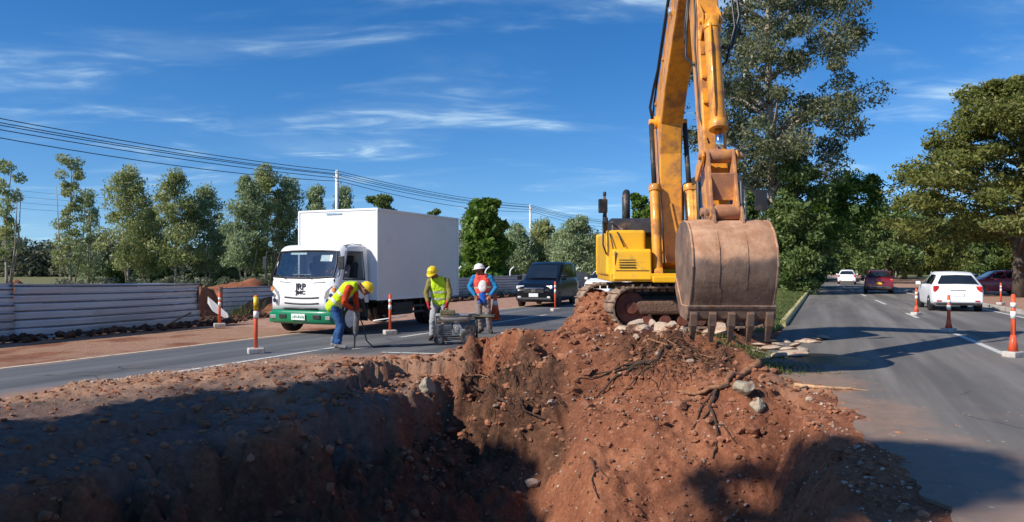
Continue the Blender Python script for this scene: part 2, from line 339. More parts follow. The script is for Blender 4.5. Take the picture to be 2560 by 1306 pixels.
# vectorised value noise
def _h(ix, iy, seed):
    n = (ix*374761393 + iy*668265263 + seed*1442695041) & 0xffffffff
    n = ((n ^ (n >> 13))*1274126177) & 0xffffffff
    return ((n ^ (n >> 16)) & 0xffff)/65535.0
def vn(x, y, seed=0):
    xi = np.floor(x).astype(np.int64); yi = np.floor(y).astype(np.int64); fx = x-xi; fy = y-yi
    fx = fx*fx*fx*(fx*(fx*6-15)+10); fy = fy*fy*fy*(fy*(fy*6-15)+10)
    a = _h(xi, yi, seed); b = _h(xi+1, yi, seed); c = _h(xi, yi+1, seed); d = _h(xi+1, yi+1, seed)
    return (a*(1-fx)+b*fx)*(1-fy)+(c*(1-fx)+d*fx)*fy - 0.5
def fbm(x, y, sc, octv=5, seed=0, gain=0.5, ridge=False):
    r = np.zeros_like(x, dtype=float); a = 1.0; f = 1.0/sc
    for k in range(octv):
        v = vn(x*f+k*17.3, y*f-k*9.7, seed+k)*2
        r += a*((1-np.abs(v)*2)*0.5 if ridge else v); a *= gain; f *= 2.03
    return r
def ss(a, b, x):
    t = np.clip((x-a)/(b-a), 0, 1); return t*t*(3-2*t)
# ------------------------------------------------------------ roads, terrain, trench
SL = 0.445
def XL(d): return -8.2+0.45*(d-11.8)          # far edge line of the left carriageway
def XN(d): return -4.95+0.45*(d-11.9)         # lane line of the left carriageway
def XM(d): return XN(d)+3.1                   # left edge of the median
def XK(d): return 3.1+0.425*(d-10)            # yellow kerb, right edge of the median
def XR(d): return np.interp(d, [-50, 3, 5, 7, 9, 10, 11, 12], [1.5, 1.9, 2.45, 2.95, 3.5, 3.75, 3.7, 3.95])   # right rim of the digging
def XA(d): return 7.7+0.39*(d-10)             # right carriageway lane line
def XB(d): return 11.3+0.38*(d-10)            # right carriageway outer line
CRX = np.array([-4.5, -2.6, -1.6, -1.1, -0.5, 0.12, 0.6, 1.06, 1.7, 2.45, 2.9, 3.4, 3.75, 4.1, 5.0])
CRZ = np.array([0.0, 0.02, 0.05, 0.12, 0.34, 0.52, 0.50, 0.52, 0.50, 0.44, 0.36, 0.22, 0.10, 0.03, 0.0])
CRD = np.array([11.3, 11.6, 11.8, 12.0, 12.0, 11.6, 11.5, 11.5, 11.3, 10.9, 10.6, 10.3, 10.0, 9.6, 9.2])
def terrain(X, Y):
    wob = fbm(X, Y, 1.1, 4, 3)*0.22
    wl = X-XM(Y)-0.85+wob*1.5; wr = XR(Y)-X+wob*1.2
    fade = ss(1.0, 2.6, Y)
    zc = np.interp(X, CRX, CRZ); dc = np.interp(X, CRX, CRD)
    t = dc-Y
    # undisturbed surface and the cut
    wl2 = wl+0.30*fbm(X, Y, 0.5, 4, 5)
    cut = (-(0.75+0.75*ss(0.6, 2.4, wl2))*ss(0.0, 0.7, wl2)-0.12*ss(-1.0, 0.1, wl)+0.10*fbm(X, Y, 1.3, 3, 6)*ss(0.3, 1.0, wl))*ss(0.0, 0.85, wr)*fade
    steep = np.interp(X, [-2.5, -1.0, 0.2, 0.9, 3.0], [1.3, 1.15, 0.85, 0.44, 0.42])
    face = zc - steep*np.maximum(t, 0)
    face = face + 0.16*np.sin(t*2.1+X*1.7)*ss(0.2, 1.2, t)
    # a step beside the lit ramp
    step = ss(-0.15, 0.22, X+0.05*np.sin(Y*3)+wob*0.5)
    deep = face-1.1*(1-step)*ss(3.0, 4.2, t)
    back = zc - np.maximum(-t, 0)*0.16
    bed = 0.30*ss(0.0, 1.2, X-XM(Y)-0.2)*ss(0.0, 1.0, XK(Y)-X)*ss(10.5, 12.5, Y)*(1-ss(16.5, 19.2, Y))
    back = np.maximum(back*(1-ss(0.6, 3.2, -t)), bed)
    z = np.where(t > 0, np.maximum(cut, deep), np.maximum(back, 0))
    inm = ss(-1.1, -0.8, wl)*ss(-0.3, 0.3, wr)
    z = np.where((t > 0) & (z < 0.0) & (inm < 0.02), np.minimum(0, z)*0, z)
    z = np.where((t > 0), np.maximum(z, cut), z)
    # heap of red earth left of the tracks
    hx, hy = 2.0, 16.7
    q = ((X-hx-0.15*(Y-hy))/0.85)**2+((Y-hy)/2.0)**2
    hp_ = 1.16*np.exp(-q*1.1)-0.12; z = np.where(hp_ > 0, np.maximum(z, hp_), z)
    # low bank of clods on the road edge
    q2 = ((X+1.9)/1.5)**2+((Y-11.0-0.25*(X+1.9))/0.75)**2
    bank = 0.20*np.exp(-q2)+0.05*np.exp(-(((X+4.2)/1.8)**2+((Y-10.1-0.55*(X+4.2))/0.5)**2))
    # thin soil spread over the asphalt, and where it ends
    e = fbm(X, Y, 0.9, 5, 11)*0.5
    din = (X+6.4)*0.846-(Y-9.3)*0.53
    cov = np.minimum(din, (13.2-Y)+0.35*ss(-3.0, -1.0, X))+e
    right = (XR(Y)+np.interp(Y, [3, 5, 6.3, 8, 9, 11, 14], [0.05, 0.25, 0.55, 0.55, 0.5, 0.45, 0.2])-X)+e*1.1
    right = np.minimum(right, (14.0-Y)*0.7)
    thick = np.minimum(ss(-0.05, 0.55, cov), ss(-0.05, 0.7, right))*0.09
    flat = np.maximum(z, -3)+np.where(z > -0.02, 1, 0)*(thick+bank*ss(-0.1, 0.4, cov))
    rough = fbm(X, Y, 0.55, 6, 21, 0.55)
    fib = fbm(X*1.5+rough*0.35, Y*0.55, 0.16, 4, 31, 0.6, ridge=True)
    act = np.clip(ss(0.02, 0.3, np.abs(z))+thick*3.0+bank*4, 0, 1)
    top = dark_soil(X, Y)
    chunk = fbm(X+rough*0.2, Y, 0.34, 4, 91, 0.55, ridge=True)
    wallz = ss(0.1, 0.5, wl)*(1-ss(1.2, 2.0, wl))*(t > 0)
    flat = flat + wallz*(fbm(X*1.0, Y*1.6, 0.45, 5, 97, 0.6)*0.22)
    flat = flat + act*(rough*0.085+chunk*0.055*ss(0.15, 0.5, np.abs(z))+fbm(X, Y, 0.13, 4, 41, 0.6)*0.030) + top*(fib*0.10+fbm(X, Y, 0.3, 4, 51)*0.14)
    flat = flat + (thick > 0.02)*fbm(X, Y, 0.07, 3, 61)*0.018
    # far end of the patch melts into the surroundings
    return flat - 0.035
def dark_soil(X, Y):
    n = fbm(X, Y, 0.8, 4, 71)*0.45
    dc = np.interp(X, CRX, CRD); t = dc-Y
    a = ss(0.1, 0.5, t+n)*(1-ss(1.5, 2.5, t+n))*(ss(-1.9, -0.9, X)*(1-ss(0.35, 0.9, X+n*0.6)))
    b = ss(-0.1, 0.25, t+n*0.5)*(1-ss(0.55, 1.1, t+n))*ss(1.2, 1.9, X)*(1-ss(2.9, 3.4, X))
    c = ss(1.0, 1.5, X)*(1-ss(2.4, 3, X))*(1-ss(0.4, 0.9, t))*ss(-0.6, -0.1, t)*0.6
    return np.clip(np.maximum(np.maximum(a, b), c), 0, 1)
PX0, PX1, PY0, PY1 = -10.5, 8.5, 1.0, 20.5
NX, NY = 470, 480
xs = PX0+(PX1-PX0)*np.linspace(0, 1, NX); ys = PY0+(PY1-PY0)*np.linspace(0, 1, NY)**1.12
GX, GY = np.meshgrid(xs, ys); GZ = terrain(GX, GY)
edge = np.minimum(np.minimum(GX-PX0, PX1-GX)/0.5, np.minimum(GY-PY0, PY1-GY)/0.5)
GZ = -0.035+(GZ+0.035)*ss(0, 1, edge)
def Hh(x, y):
    return float(terrain(np.array([[x]], float), np.array([[y]], float))[0, 0])

def soil_mat():
    m = bpy.data.materials.new('soil'); m.use_nodes = True; t = m.node_tree; b = t.nodes['Principled BSDF']
    N = t.nodes.new; Lk = t.links.new
    g = N('ShaderNodeNewGeometry')
    def noise_(s, d=6, r=0.6, vec=None):
        n = N('ShaderNodeTexNoise'); n.inputs['Scale'].default_value = s; n.inputs['Detail'].default_value = d; n.inputs['Roughness'].default_value = r
        Lk(vec or g.outputs['Position'], n.inputs['Vector']); return n.outputs[0]
    def ramp(src, stops):
        r = N('ShaderNodeValToRGB'); e = r.color_ramp.elements
        e[0].position, e[0].color = stops[0][0], (*stops[0][1], 1); e[1].position, e[1].color = stops[-1][0], (*stops[-1][1], 1)
        for p_, c_ in stops[1:-1]: k = e.new(p_); k.color = (*c_, 1)
        Lk(src, r.inputs[0]); return r.outputs[0]
    def mix(f, a, c):
        x = N('ShaderNodeMix'); x.data_type = 'RGBA'
        if isinstance(f, float): x.inputs[0].default_value = f
        else: Lk(f, x.inputs[0])
        Lk(a, x.inputs[6])
        if isinstance(c, tuple): x.inputs[7].default_value = (*c, 1)
        else: Lk(c, x.inputs[7])
        return x.outputs[2]
    def mr(src, a, c, lo=0.0, hi=1.0):
        x = N('ShaderNodeMapRange'); x.interpolation_type = 'SMOOTHSTEP'; x.inputs[1].default_value = a; x.inputs[2].default_value = c
        x.inputs[3].default_value = lo; x.inputs[4].default_value = hi; Lk(src, x.inputs[0]); return x.outputs[0]
    red = ramp(noise_(1.3), [(0.30, (0.10, 0.032, 0.017)), (0.5, (0.25, 0.085, 0.040)), (0.70, (0.42, 0.175, 0.088))])
    fine = ramp(noise_(17, 5), [(0.3, (0.11, 0.045, 0.026)), (0.55, (0.29, 0.12, 0.065)), (0.75, (0.46, 0.25, 0.15))])
    col = mix(0.42, red, fine)
    pebb = N('ShaderNodeTexVoronoi'); pebb.inputs['Scale'].default_value = 26; Lk(g.outputs['Position'], pebb.inputs['Vector'])
    rr = N('ShaderNodeSeparateColor'); Lk(pebb.outputs['Color'], rr.inputs[0])
    pk = N('ShaderNodeMath'); pk.operation = 'MULTIPLY'; Lk(mr(rr.outputs[0], 0.94, 0.96), pk.inputs[0]); Lk(mr(pebb.outputs['Distance'], 0.26, 0.16), pk.inputs[1])
    col = mix(pk.outputs[0], col, (0.42, 0.26, 0.17))
    for name, stops in (('dark_soil', [(0.3, (0.026, 0.012, 0.008)), (0.5, (0.085, 0.040, 0.024)), (0.72, (0.19, 0.092, 0.052))]),
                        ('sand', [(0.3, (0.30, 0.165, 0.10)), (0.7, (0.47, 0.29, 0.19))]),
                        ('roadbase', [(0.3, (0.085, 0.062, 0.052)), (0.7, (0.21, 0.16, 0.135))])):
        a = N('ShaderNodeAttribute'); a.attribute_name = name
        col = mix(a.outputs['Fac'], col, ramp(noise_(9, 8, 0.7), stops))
    Lk(col, b.inputs['Base Color']); b.inputs['Roughness'].default_value = 0.93; b.inputs['Specular IOR Level'].default_value = 0.2
    bp = N('ShaderNodeBump'); bp.inputs['Strength'].default_value = 0.9; bp.inputs['Distance'].default_value = 0.03
    Lk(noise_(22, 10, 0.7), bp.inputs['Height']); Lk(bp.outputs[0], b.inputs['Normal'])
    MATS['soil'] = m
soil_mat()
V = np.stack([GX.ravel(), GY.ravel(), GZ.ravel()], 1)
idx = np.arange(NX*NY).reshape(NY, NX)
Fq = np.stack([idx[:-1, :-1].ravel(), idx[:-1, 1:].ravel(), idx[1:, 1:].ravel(), idx[1:, :-1].ravel()], 1)
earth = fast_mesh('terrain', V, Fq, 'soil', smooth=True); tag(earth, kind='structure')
def attr(name, arr):
    a = earth.data.attributes.new(name, 'FLOAT', 'POINT'); a.data.foreach_set('value', np.clip(arr, 0, 1).astype(np.float32).ravel())
nn = fbm(GX, GY, 1.0, 5, 81)
wlG = GX-XM(GY)-0.85; 
dk = fbm(GX, GY, 0.7, 6, 95, 0.6); attr('dark_soil', np.maximum(0.8*ss(-0.15, 0.5, wlG+0.4*dk)*(1-ss(-0.5, 0.4, GX+0.3*dk))*ss(0.12, 0.4, -GZ), dark_soil(GX, GY)*1.0, 0.72*ss(0.12, 0.55, dk)*ss(0.1, 0.35, np.abs(GZ))))  # mound's dark top layer, plus pit shade painted into the left wall
sandm = (1-ss(-0.2, 0.5, wlG+nn*0.5))*ss(8.0, 8.6, GY+0.4*nn)*0.85*(GZ < 0.3) + ss(3.2, 3.7, GX)*ss(8.8, 9.6, GY)*0.6*(1-ss(11.6, 12.6, GY))
attr('sand', sandm*ss(-0.6, 0.2, nn+0.2))
attr('roadbase', (1-ss(-0.2, 0.25, wlG+nn*0.4))*(1-ss(8.0, 9.0, GY-0.45*GX-3.0+nn))*0.8+ss(10.8, 11.6, GY)*(GX < -3)*0.15)

# wide ground ring round the terrain patch, coloured by zones that run along the road
def ground_mat():
    m = bpy.data.materials.new('ground_soil'); m.use_nodes = True; t = m.node_tree; b = t.nodes['Principled BSDF']
    N = t.nodes.new; Lk = t.links.new
    g = N('ShaderNodeNewGeometry'); sp = N('ShaderNodeSeparateXYZ'); Lk(g.outputs['Position'], sp.inputs[0])
    u = N('ShaderNodeMath'); u.operation = 'MULTIPLY_ADD'; Lk(sp.outputs[1], u.inputs[0]); u.inputs[1].default_value = -0.44; Lk(sp.outputs[0], u.inputs[2])
    nz = N('ShaderNodeTexNoise'); nz.inputs['Scale'].default_value = 0.25; nz.inputs['Detail'].default_value = 8; Lk(g.outputs['Position'], nz.inputs['Vector'])
    un = N('ShaderNodeMath'); un.operation = 'MULTIPLY_ADD'; Lk(nz.outputs[0], un.inputs[0]); un.inputs[1].default_value = 5.0; Lk(u.outputs[0], un.inputs[2])
    n2 = N('ShaderNodeTexNoise'); n2.inputs['Scale'].default_value = 3; n2.inputs['Detail'].default_value = 9; n2.inputs['Roughness'].default_value = 0.7; Lk(g.outputs['Position'], n2.inputs['Vector'])
    def ramp(stops):
        r = N('ShaderNodeValToRGB'); e = r.color_ramp.elements
        e[0].position, e[0].color = stops[0][0], (*stops[0][1], 1); e[1].position, e[1].color = stops[-1][0], (*stops[-1][1], 1)
        for p_, c_ in stops[1:-1]: k = e.new(p_); k.color = (*c_, 1)
        Lk(n2.outputs[0], r.inputs[0]); return r.outputs[0]
    def mr(a, c, src):
        x = N('ShaderNodeMapRange'); x.interpolation_type = 'SMOOTHSTEP'; x.inputs[1].default_value = a; x.inputs[2].default_value = c; Lk(src, x.inputs[0]); return x.outputs[0]
    dirt = ramp([(0.3, (0.27, 0.145, 0.095)), (0.5, (0.37, 0.215, 0.15)), (0.7, (0.46, 0.29, 0.21))])
    grass = ramp([(0.3, (0.07, 0.09, 0.03)), (0.5, (0.15, 0.15, 0.06)), (0.72, (0.34, 0.27, 0.15))])
    mx = N('ShaderNodeMix'); mx.data_type = 'RGBA'; Lk(mr(-17.5, -21.5, un.outputs[0]), mx.inputs[0]); Lk(dirt, mx.inputs[6]); Lk(grass, mx.inputs[7])
    m2 = N('ShaderNodeMix'); m2.data_type = 'RGBA'; Lk(mr(12.5, 18.0, un.outputs[0]), m2.inputs[0]); Lk(mx.outputs[2], m2.inputs[6]); Lk(grass, m2.inputs[7])
    Lk(m2.outputs[2], b.inputs['Base Color']); b.inputs['Roughness'].default_value = 0.95; b.inputs['Specular IOR Level'].default_value = 0.2
    bp = N('ShaderNodeBump'); bp.inputs['Strength'].default_value = 0.6; bp.inputs['Distance'].default_value = 0.05
    Lk(n2.outputs[0], bp.inputs['Height']); Lk(bp.outputs[0], b.inputs['Normal'])
    MATS['ground_soil'] = m
ground_mat()
mb = MB(); Z0 = -0.035; BG = 1600
gx = [-BG, -300, -60, PX0, PX1, 60, 300, BG]; gy = [-BG, -60, PY0, PY1, 60, 300, BG]
vs = [(x, y, Z0) for y in gy for x in gx]; fs = []
for j in range(len(gy)-1):
    for i in range(len(gx)-1):
        if gx[i] == PX0 and gy[j] == PY0: continue
        fs.append((j*8+i, j*8+i+1, (j+1)*8+i+1, (j+1)*8+i))
mb.add(vs, fs); tag(mb.build('ground', 'ground_soil'), kind='structure')

def asphalt_mat(name, base, side):
    m = bpy.data.materials.new(name); m.use_nodes = True; t = m.node_tree; b = t.nodes['Principled BSDF']
    N = t.nodes.new; Lk = t.links.new
    g = N('ShaderNodeNewGeometry'); sp = N('ShaderNodeSeparateXYZ'); Lk(g.outputs['Position'], sp.inputs[0])
    def mth(op, a, b_=None, c=None, clamp=False):
        n = N('ShaderNodeMath'); n.operation = op; n.use_clamp = clamp
        for i, v in enumerate((a, b_, c)):
            if v is None: continue
            if isinstance(v, (int, float)): n.inputs[i].default_value = v
            else: Lk(v, n.inputs[i])
        return n.outputs[0]
    def nz(s, d=6, r=0.6, vec=None):
        n = N('ShaderNodeTexNoise'); n.inputs['Scale'].default_value = s; n.inputs['Detail'].default_value = d; n.inputs['Roughness'].default_value = r
        Lk(vec or g.outputs['Position'], n.inputs['Vector']); return n.outputs[0]
    def mr(src, a, c, lo=0.0, hi=1.0):
        x = N('ShaderNodeMapRange'); x.interpolation_type = 'SMOOTHSTEP'; x.inputs[1].default_value = a; x.inputs[2].default_value = c
        x.inputs[3].default_value = lo; x.inputs[4].default_value = hi; Lk(src, x.inputs[0]); return x.outputs[0]
    def mix(f, a, c):
        x = N('ShaderNodeMix'); x.data_type = 'RGBA'; Lk(f, x.inputs[0]); 
        if isinstance(a, tuple): x.inputs[6].default_value = (*a, 1)
        else: Lk(a, x.inputs[6])
        if isinstance(c, tuple): x.inputs[7].default_value = (*c, 1)
        else: Lk(c, x.inputs[7])
        return x.outputs[2]
    slope = 0.42 if side == 'right' else 0.45
    u = mth('MULTIPLY_ADD', sp.outputs[1], -slope, sp.outputs[0])
    sv = N('ShaderNodeCombineXYZ'); Lk(mth('MULTIPLY', u, 1.2), sv.inputs[0]); Lk(mth('MULTIPLY', sp.outputs[1], 0.06), sv.inputs[1])
    streak = nz(1.0, 5, 0.6, sv.outputs[0])
    lo = tuple(c*0.66 for c in base); hi = tuple(min(1, c*1.3) for c in base)
    col = mix(mr(streak, 0.35, 0.68), lo, hi)
    col = mix(mr(nz(70, 3, 0.8), 0.58, 0.78, 0, 0.6), col, tuple(c*1.9 for c in base))
    col = mix(mr(nz(0.7, 7, 0.7), 0.52, 0.7, 0, 0.35), col, tuple(c*0.55 for c in base))
    cr = N('ShaderNodeTexVoronoi'); cr.feature = 'DISTANCE_TO_EDGE'; cr.inputs['Scale'].default_value = 0.42; 
    wv = N('ShaderNodeMixRGB'); wv.inputs[0].default_value = 0.25; Lk(g.outputs['Position'], wv.inputs[1]); 
    nn_ = N('ShaderNodeTexNoise'); nn_.inputs['Scale'].default_value = 1.6; nn_.inputs['Detail'].default_value = 6; Lk(g.outputs['Position'], nn_.inputs['Vector']); Lk(nn_.outputs[1], wv.inputs[2]); Lk(wv.outputs[0], cr.inputs['Vector'])
    pt_ = N('ShaderNodeTexVoronoi'); pt_.inputs['Scale'].default_value = 0.22; Lk(sv.outputs[0], pt_.inputs['Vector']); pt_.inputs['Randomness'].default_value = 1.0
    pc = N('ShaderNodeSeparateColor'); Lk(pt_.outputs['Color'], pc.inputs[0]); col = mix(mr(pc.outputs[0], 0.3, 0.9, 0, 0.28), col, tuple(c*0.62 for c in base))
    col = mix(mr(nz(0.35, 9, 0.75), 0.48, 0.72, 0, 0.38), col, (0.30, 0.24, 0.19))
    crk = mth('MULTIPLY', mr(cr.outputs[0], 0.008, 0.002), mr(nz(0.3), 0.5, 0.6))
    col = mix(crk, col, tuple(c*0.35 for c in base))
    rough = 0.82
    if side == 'right':
        w = mth('SUBTRACT', u, mr(sp.outputs[1], 4.0, 11.0, 0.35, -1.0))
        n1 = nz(0.9, 8, 0.7)
        lim = mr(sp.outputs[1], 14.0, 10.5, 0.0, 1.9)
        dm = mr(mth('SUBTRACT', mth('ADD', lim, mth('MULTIPLY', mth('SUBTRACT', n1, 0.5), 3.0)), w), 0.0, 0.8, 0, 0.68)
        dm = mth('MULTIPLY', dm, mr(nz(5, 8, 0.75), 0.3, 0.6, 0.45, 1.0))
        col = mix(dm, col, mix(nz(6, 8), (0.26, 0.15, 0.095), (0.38, 0.25, 0.175)))
        spk = N('ShaderNodeTexVoronoi'); spk.inputs['Scale'].default_value = 9; Lk(g.outputs['Position'], spk.inputs['Vector'])
        sc_ = N('ShaderNodeSeparateColor'); Lk(spk.outputs['Color'], sc_.inputs[0])
        sm = mth('MULTIPLY', mth('MULTIPLY', mr(sc_.outputs[0], 0.8, 0.84), mr(spk.outputs['Distance'], 0.2, 0.1)), mr(w, 5.0, 2.5))
        col = mix(mth('MULTIPLY', sm, mr(sp.outputs[1], 15, 9)), col, (0.38, 0.33, 0.28))
        # wet patch by the broken concrete
        ex = mth('DIVIDE', mth('SUBTRACT', sp.outputs[0], 5.55), 0.72); ey = mth('DIVIDE', mth('SUBTRACT', sp.outputs[1], 13.1), 0.95)
        wet = mr(mth('ADD', mth('ADD', mth('MULTIPLY', ex, ex), mth('MULTIPLY', ey, ey)), mth('MULTIPLY', nz(1.6, 5), 0.9)), 1.5, 1.3)
        col = mix(wet, col, (0.030, 0.022, 0.020))
        Lk(mth('SUBTRACT', 0.82, mth('MULTIPLY', wet, 0.55)), b.inputs['Roughness'])
    else:
        din = mth('SUBTRACT', mth('MULTIPLY_ADD', sp.outputs[0], 0.846, 6.4*0.846), mth('MULTIPLY_ADD', sp.outputs[1], 0.53, -9.3*0.53))
        cov = mth('MINIMUM', din, mth('SUBTRACT', 13.6, sp.outputs[1]))
        d2 = mr(mth('ADD', cov, mth('MULTIPLY', mth('SUBTRACT', nz(1.0, 8, 0.75), 0.5), 2.4)), -0.7, 0.5, 0, 0.85)
        d2 = mth('MULTIPLY', d2, mr(nz(4.5, 8, 0.75), 0.3, 0.6, 0.4, 1.0))
        col = mix(d2, col, mix(nz(6, 8), (0.30, 0.15, 0.09), (0.46, 0.28, 0.18)))
        e_ = mth('SUBTRACT', u, -8.2-0.45*11.8)
        d3 = mr(mth('ADD', e_, mth('MULTIPLY', nz(1.2, 7, 0.7), 0.9)), 0.75, 0.35, 0, 0.8)
        col = mix(d3, col, (0.36, 0.22, 0.155))
        b.inputs['Roughness'].default_value = 0.8
    Lk(col, b.inputs['Base Color']); b.inputs['Specular IOR Level'].default_value = 0.35
    bp = N('ShaderNodeBump'); bp.inputs['Strength'].default_value = 0.5; bp.inputs['Distance'].default_value = 0.008
    Lk(nz(90, 4, 0.8), bp.inputs['Height']); Lk(bp.outputs[0], b.inputs['Normal'])
    MATS[name] = m
asphalt_mat('asphalt_left', (0.115, 0.118, 0.125), 'left'); asphalt_mat('asphalt_right', (0.175, 0.16, 0.145), 'right')
def strip(name, fa, fb, y0, y1, z, m, n=60, kind='structure'):
    mb = MB(); yy = [y0+(y1-y0)*(i/n)**1.6 for i in range(n+1)]
    if name.endswith('road'):
        yy = [y0+(2-y0)*i/20 for i in range(20)]+[2+(16-2)*i/260 for i in range(260)]+[16+(y1-16)*(i/80)**1.6 for i in range(81)]
        def jag(y): return (0.13*noise.noise(Vector((y*2.3, z, 1.3)))+0.06*noise.noise(Vector((y*8, 3, 1.3)))) if 1 < y < 14 else 0.0
        if name == 'left_road': mb.grid([[(fa(y), y, z), (fb(y)+jag(y), y, z), (fb(y)+jag(y)-0.03, y, z-0.1)] for y in yy], smooth=False)
        else: mb.grid([[(fa(y)+jag(y)+0.03, y, z-0.1), (fa(y)+jag(y), y, z), (fb(y), y, z)] for y in yy], smooth=False)
    else: mb.grid([[(fa(y), y, z), (fb(y), y, z)] for y in yy], smooth=False)
    o = mb.build(name, m); return tag(o, kind=kind)
strip('left_road', lambda d: XL(d)-0.15, lambda d: XM(d)-(0.7 if d < 13 else 0.7*max(0, (16-d)/3)), -40, 420, 0.0, 'asphalt_left')
strip('right_road', lambda d: float(XR(d))+0.42 if d < 11 else XK(d), lambda d: XB(d)+0.5, -40, 420, 0.0, 'asphalt_right')
# painted markings (worn), as thin sheets on the road
def paint_mat(name, c):
    m = bpy.data.materials.new(name); m.use_nodes = True; t = m.node_tree; b = t.nodes['Principled BSDF']
    b.inputs['Base Color'].default_value = (*c, 1); b.inputs['Roughness'].default_value = 0.7
    g = t.nodes.new('ShaderNodeNewGeometry'); n = t.nodes.new('ShaderNodeTexNoise'); n.inputs['Scale'].default_value = 7; n.inputs['Detail'].default_value = 9; n.inputs['Roughness'].default_value = 0.8
    t.links.new(g.outputs['Position'], n.inputs['Vector'])
    r = t.nodes.new('ShaderNodeMapRange'); r.inputs[1].default_value = 0.37; r.inputs[2].default_value = 0.47; t.links.new(n.outputs[0], r.inputs[0])
    tr = t.nodes.new('ShaderNodeBsdfTransparent'); mx = t.nodes.new('ShaderNodeMixShader'); o = t.nodes['Material Output']
    t.links.new(r.outputs[0], mx.inputs[0]); t.links.new(tr.outputs[0], mx.inputs[1]); t.links.new(b.outputs[0], mx.inputs[2]); t.links.new(mx.outputs[0], o.inputs[0])
    MATS[name] = m
paint_mat('road_paint', (0.62, 0.60, 0.55)); paint_mat('road_paint_cream', (0.62, 0.50, 0.36))
def line(fx, w, segs, z=0.006, m='road_paint', name='road_marking'):
    mb = MB()
    for a, b_ in segs:
        n = max(1, int((b_-a)/3)); rows = []
        for i in range(n+1):
            y = a+(b_-a)*i/n; rows.append([(fx(y)-w/2, y, z), (fx(y)+w/2, y, z)])
        mb.grid(rows, smooth=False)
    return tag(mb.build(name, m), kind='structure')
line(lambda d: XL(d), 0.13, [(2, 180)], m='road_paint_cream')
line(lambda d: XN(d)-0.03, 0.12, [(11.2, 15.2), (17.2, 18.6), (20.8, 25.6), (29, 33), (37, 41), (45, 49), (53, 57), (61, 65)])
line(XA, 0.15, [(13.6, 18.2), (24.0, 26.6), (33.0, 37.6), (43, 47), (53, 57), (63, 67), (73, 77)])
line(XB, 0.15, [(5, 200)])
# cross mark cut on the left carriageway
mb = MB(); a = G(955, 881, 0.008); b_ = G(1150, 886, 0.008); d_ = (b_-a).normalized(); nrm = Vector((-d_.y, d_.x, 0))*0.06
mb.add([a+nrm, a-nrm, b_-nrm, b_+nrm], [(0, 1, 2, 3)])
c_ = G(880, 873, 0.009); e_ = G(1000, 862, 0.009); nr = Vector((0, 1, 0))*0.05
mb.add([c_+nr, c_-nr, e_-nr, e_+nr], [(0, 1, 2, 3)])
tag(mb.build('road_marking', 'road_paint'), kind='structure')
# median turf beyond the digging, and yellow kerb
def turf_mat():
    mat('turf', (0.12, 0.17, 0.04), 0.95, 0, 0.45, 1.6, bump=0.8, bscale=14, dirt=(0.22, 0.17, 0.08), dirt_amt=0.4, dscale=1.5, spec=0.2)
turf_mat()
mb = MB(); rows = []
for i in range(90):
    y = 19.2+(420-19.2)*(i/89)**1.8; e = 0.0
    rows.append([(XM(y)+0.02, y, -0.03), (XM(y)+0.04, y, 0.12), (XM(y)+1.2, y, 0.20), ((XM(y)+XK(y))/2, y, 0.24), (XK(y)-1.0, y, 0.17), (XK(y)-0.17, y, 0.13), (XK(y)-0.16, y, -0.03)])
mb.grid(rows); mb.add(rows[0], [tuple(range(7))]); tag(mb.build('median', 'turf'), kind='structure')
mb = MB(); rows = []
for i in range(70):
    y = 20.6+(150-20.6)*(i/69)**1.6; x = XK(y)
    rows.append([(x-0.15, y, -0.03), (x-0.15, y, 0.145), (x-0.02, y, 0.15), (x+0.012, y, 0.12), (x+0.02, y, -0.03)])
mb.grid(rows, smooth=False); mb.add(rows[0], [tuple(range(5))]); tag(mb.build('kerb', 'kerb_yellow'), kind='structure')
mb = MB(); rows = []
for i in range(50):
    y = 26+(150-26)*(i/49)**1.6; x = XB(y)+0.5
    rows.append([(x, y, -0.03), (x, y, 0.13), (x+0.16, y, 0.135), (x+0.16, y, -0.03)])
mb.grid(rows, smooth=False); mb.add(rows[0], [tuple(range(4))]); tag(mb.build('kerb', 'concrete'), kind='structure')

# ---- clods, gravel
rng = np.random.default_rng(7)
def blobs(name, pos, size, matname, parent=None, flat=0.7):
    bm = bmesh.new(); bmesh.ops.create_icosphere(bm, subdivisions=1, radius=1.0)
    bv = np.array([v.co[:] for v in bm.verts]); bf = np.array([[v.index for v in f.verts] for f in bm.faces]); bm.free()
    n = len(pos); k = len(bv)
    jit = 1+rng.uniform(-0.32, 0.32, (n, k, 1)); sc = rng.uniform(0.65, 1.25, (n, 1, 3)); sc[:, :, 2] *= flat
    v = bv[None]*jit*sc*np.asarray(size)[:, None, None]
    a = rng.uniform(0, 6.28, n); ca, sa = np.cos(a)[:, None], np.sin(a)[:, None]
    x = v[:, :, 0]*ca-v[:, :, 1]*sa; y = v[:, :, 0]*sa+v[:, :, 1]*ca
    v = np.stack([x, y, v[:, :, 2]], 2)+np.asarray(pos)[:, None, :]
    f = bf[None]+np.arange(n)[:, None, None]*k
    return fast_mesh(name, v.reshape(-1, 3), f.reshape(-1, 3), matname, parent)
def scatter(n, fn, smin, smax, pw=2.5):
    x, y = fn(n); z = terrain(x[None], y[None])[0]; s = smin+(smax-smin)*rng.random(len(x))**pw
    return np.stack([x, y, z+s*0.15], 1), s
def f_mound(n):
    x = rng.uniform(-2.6, 4.0, n); dc = np.interp(x, CRX, CRD); y = dc+rng.normal(-0.6, 1.1, n); return x, y
def f_bank(n):
    x = rng.uniform(-6.2, -0.5, n); return x, np.interp(x, [-6.2, -4, -1.9, -0.5], [8.9, 10.3, 11.1, 11.4])+rng.normal(0, 0.75, n)
def f_face(n): return rng.uniform(0.0, 3.2, n), rng.uniform(5.2, 10.5, n)
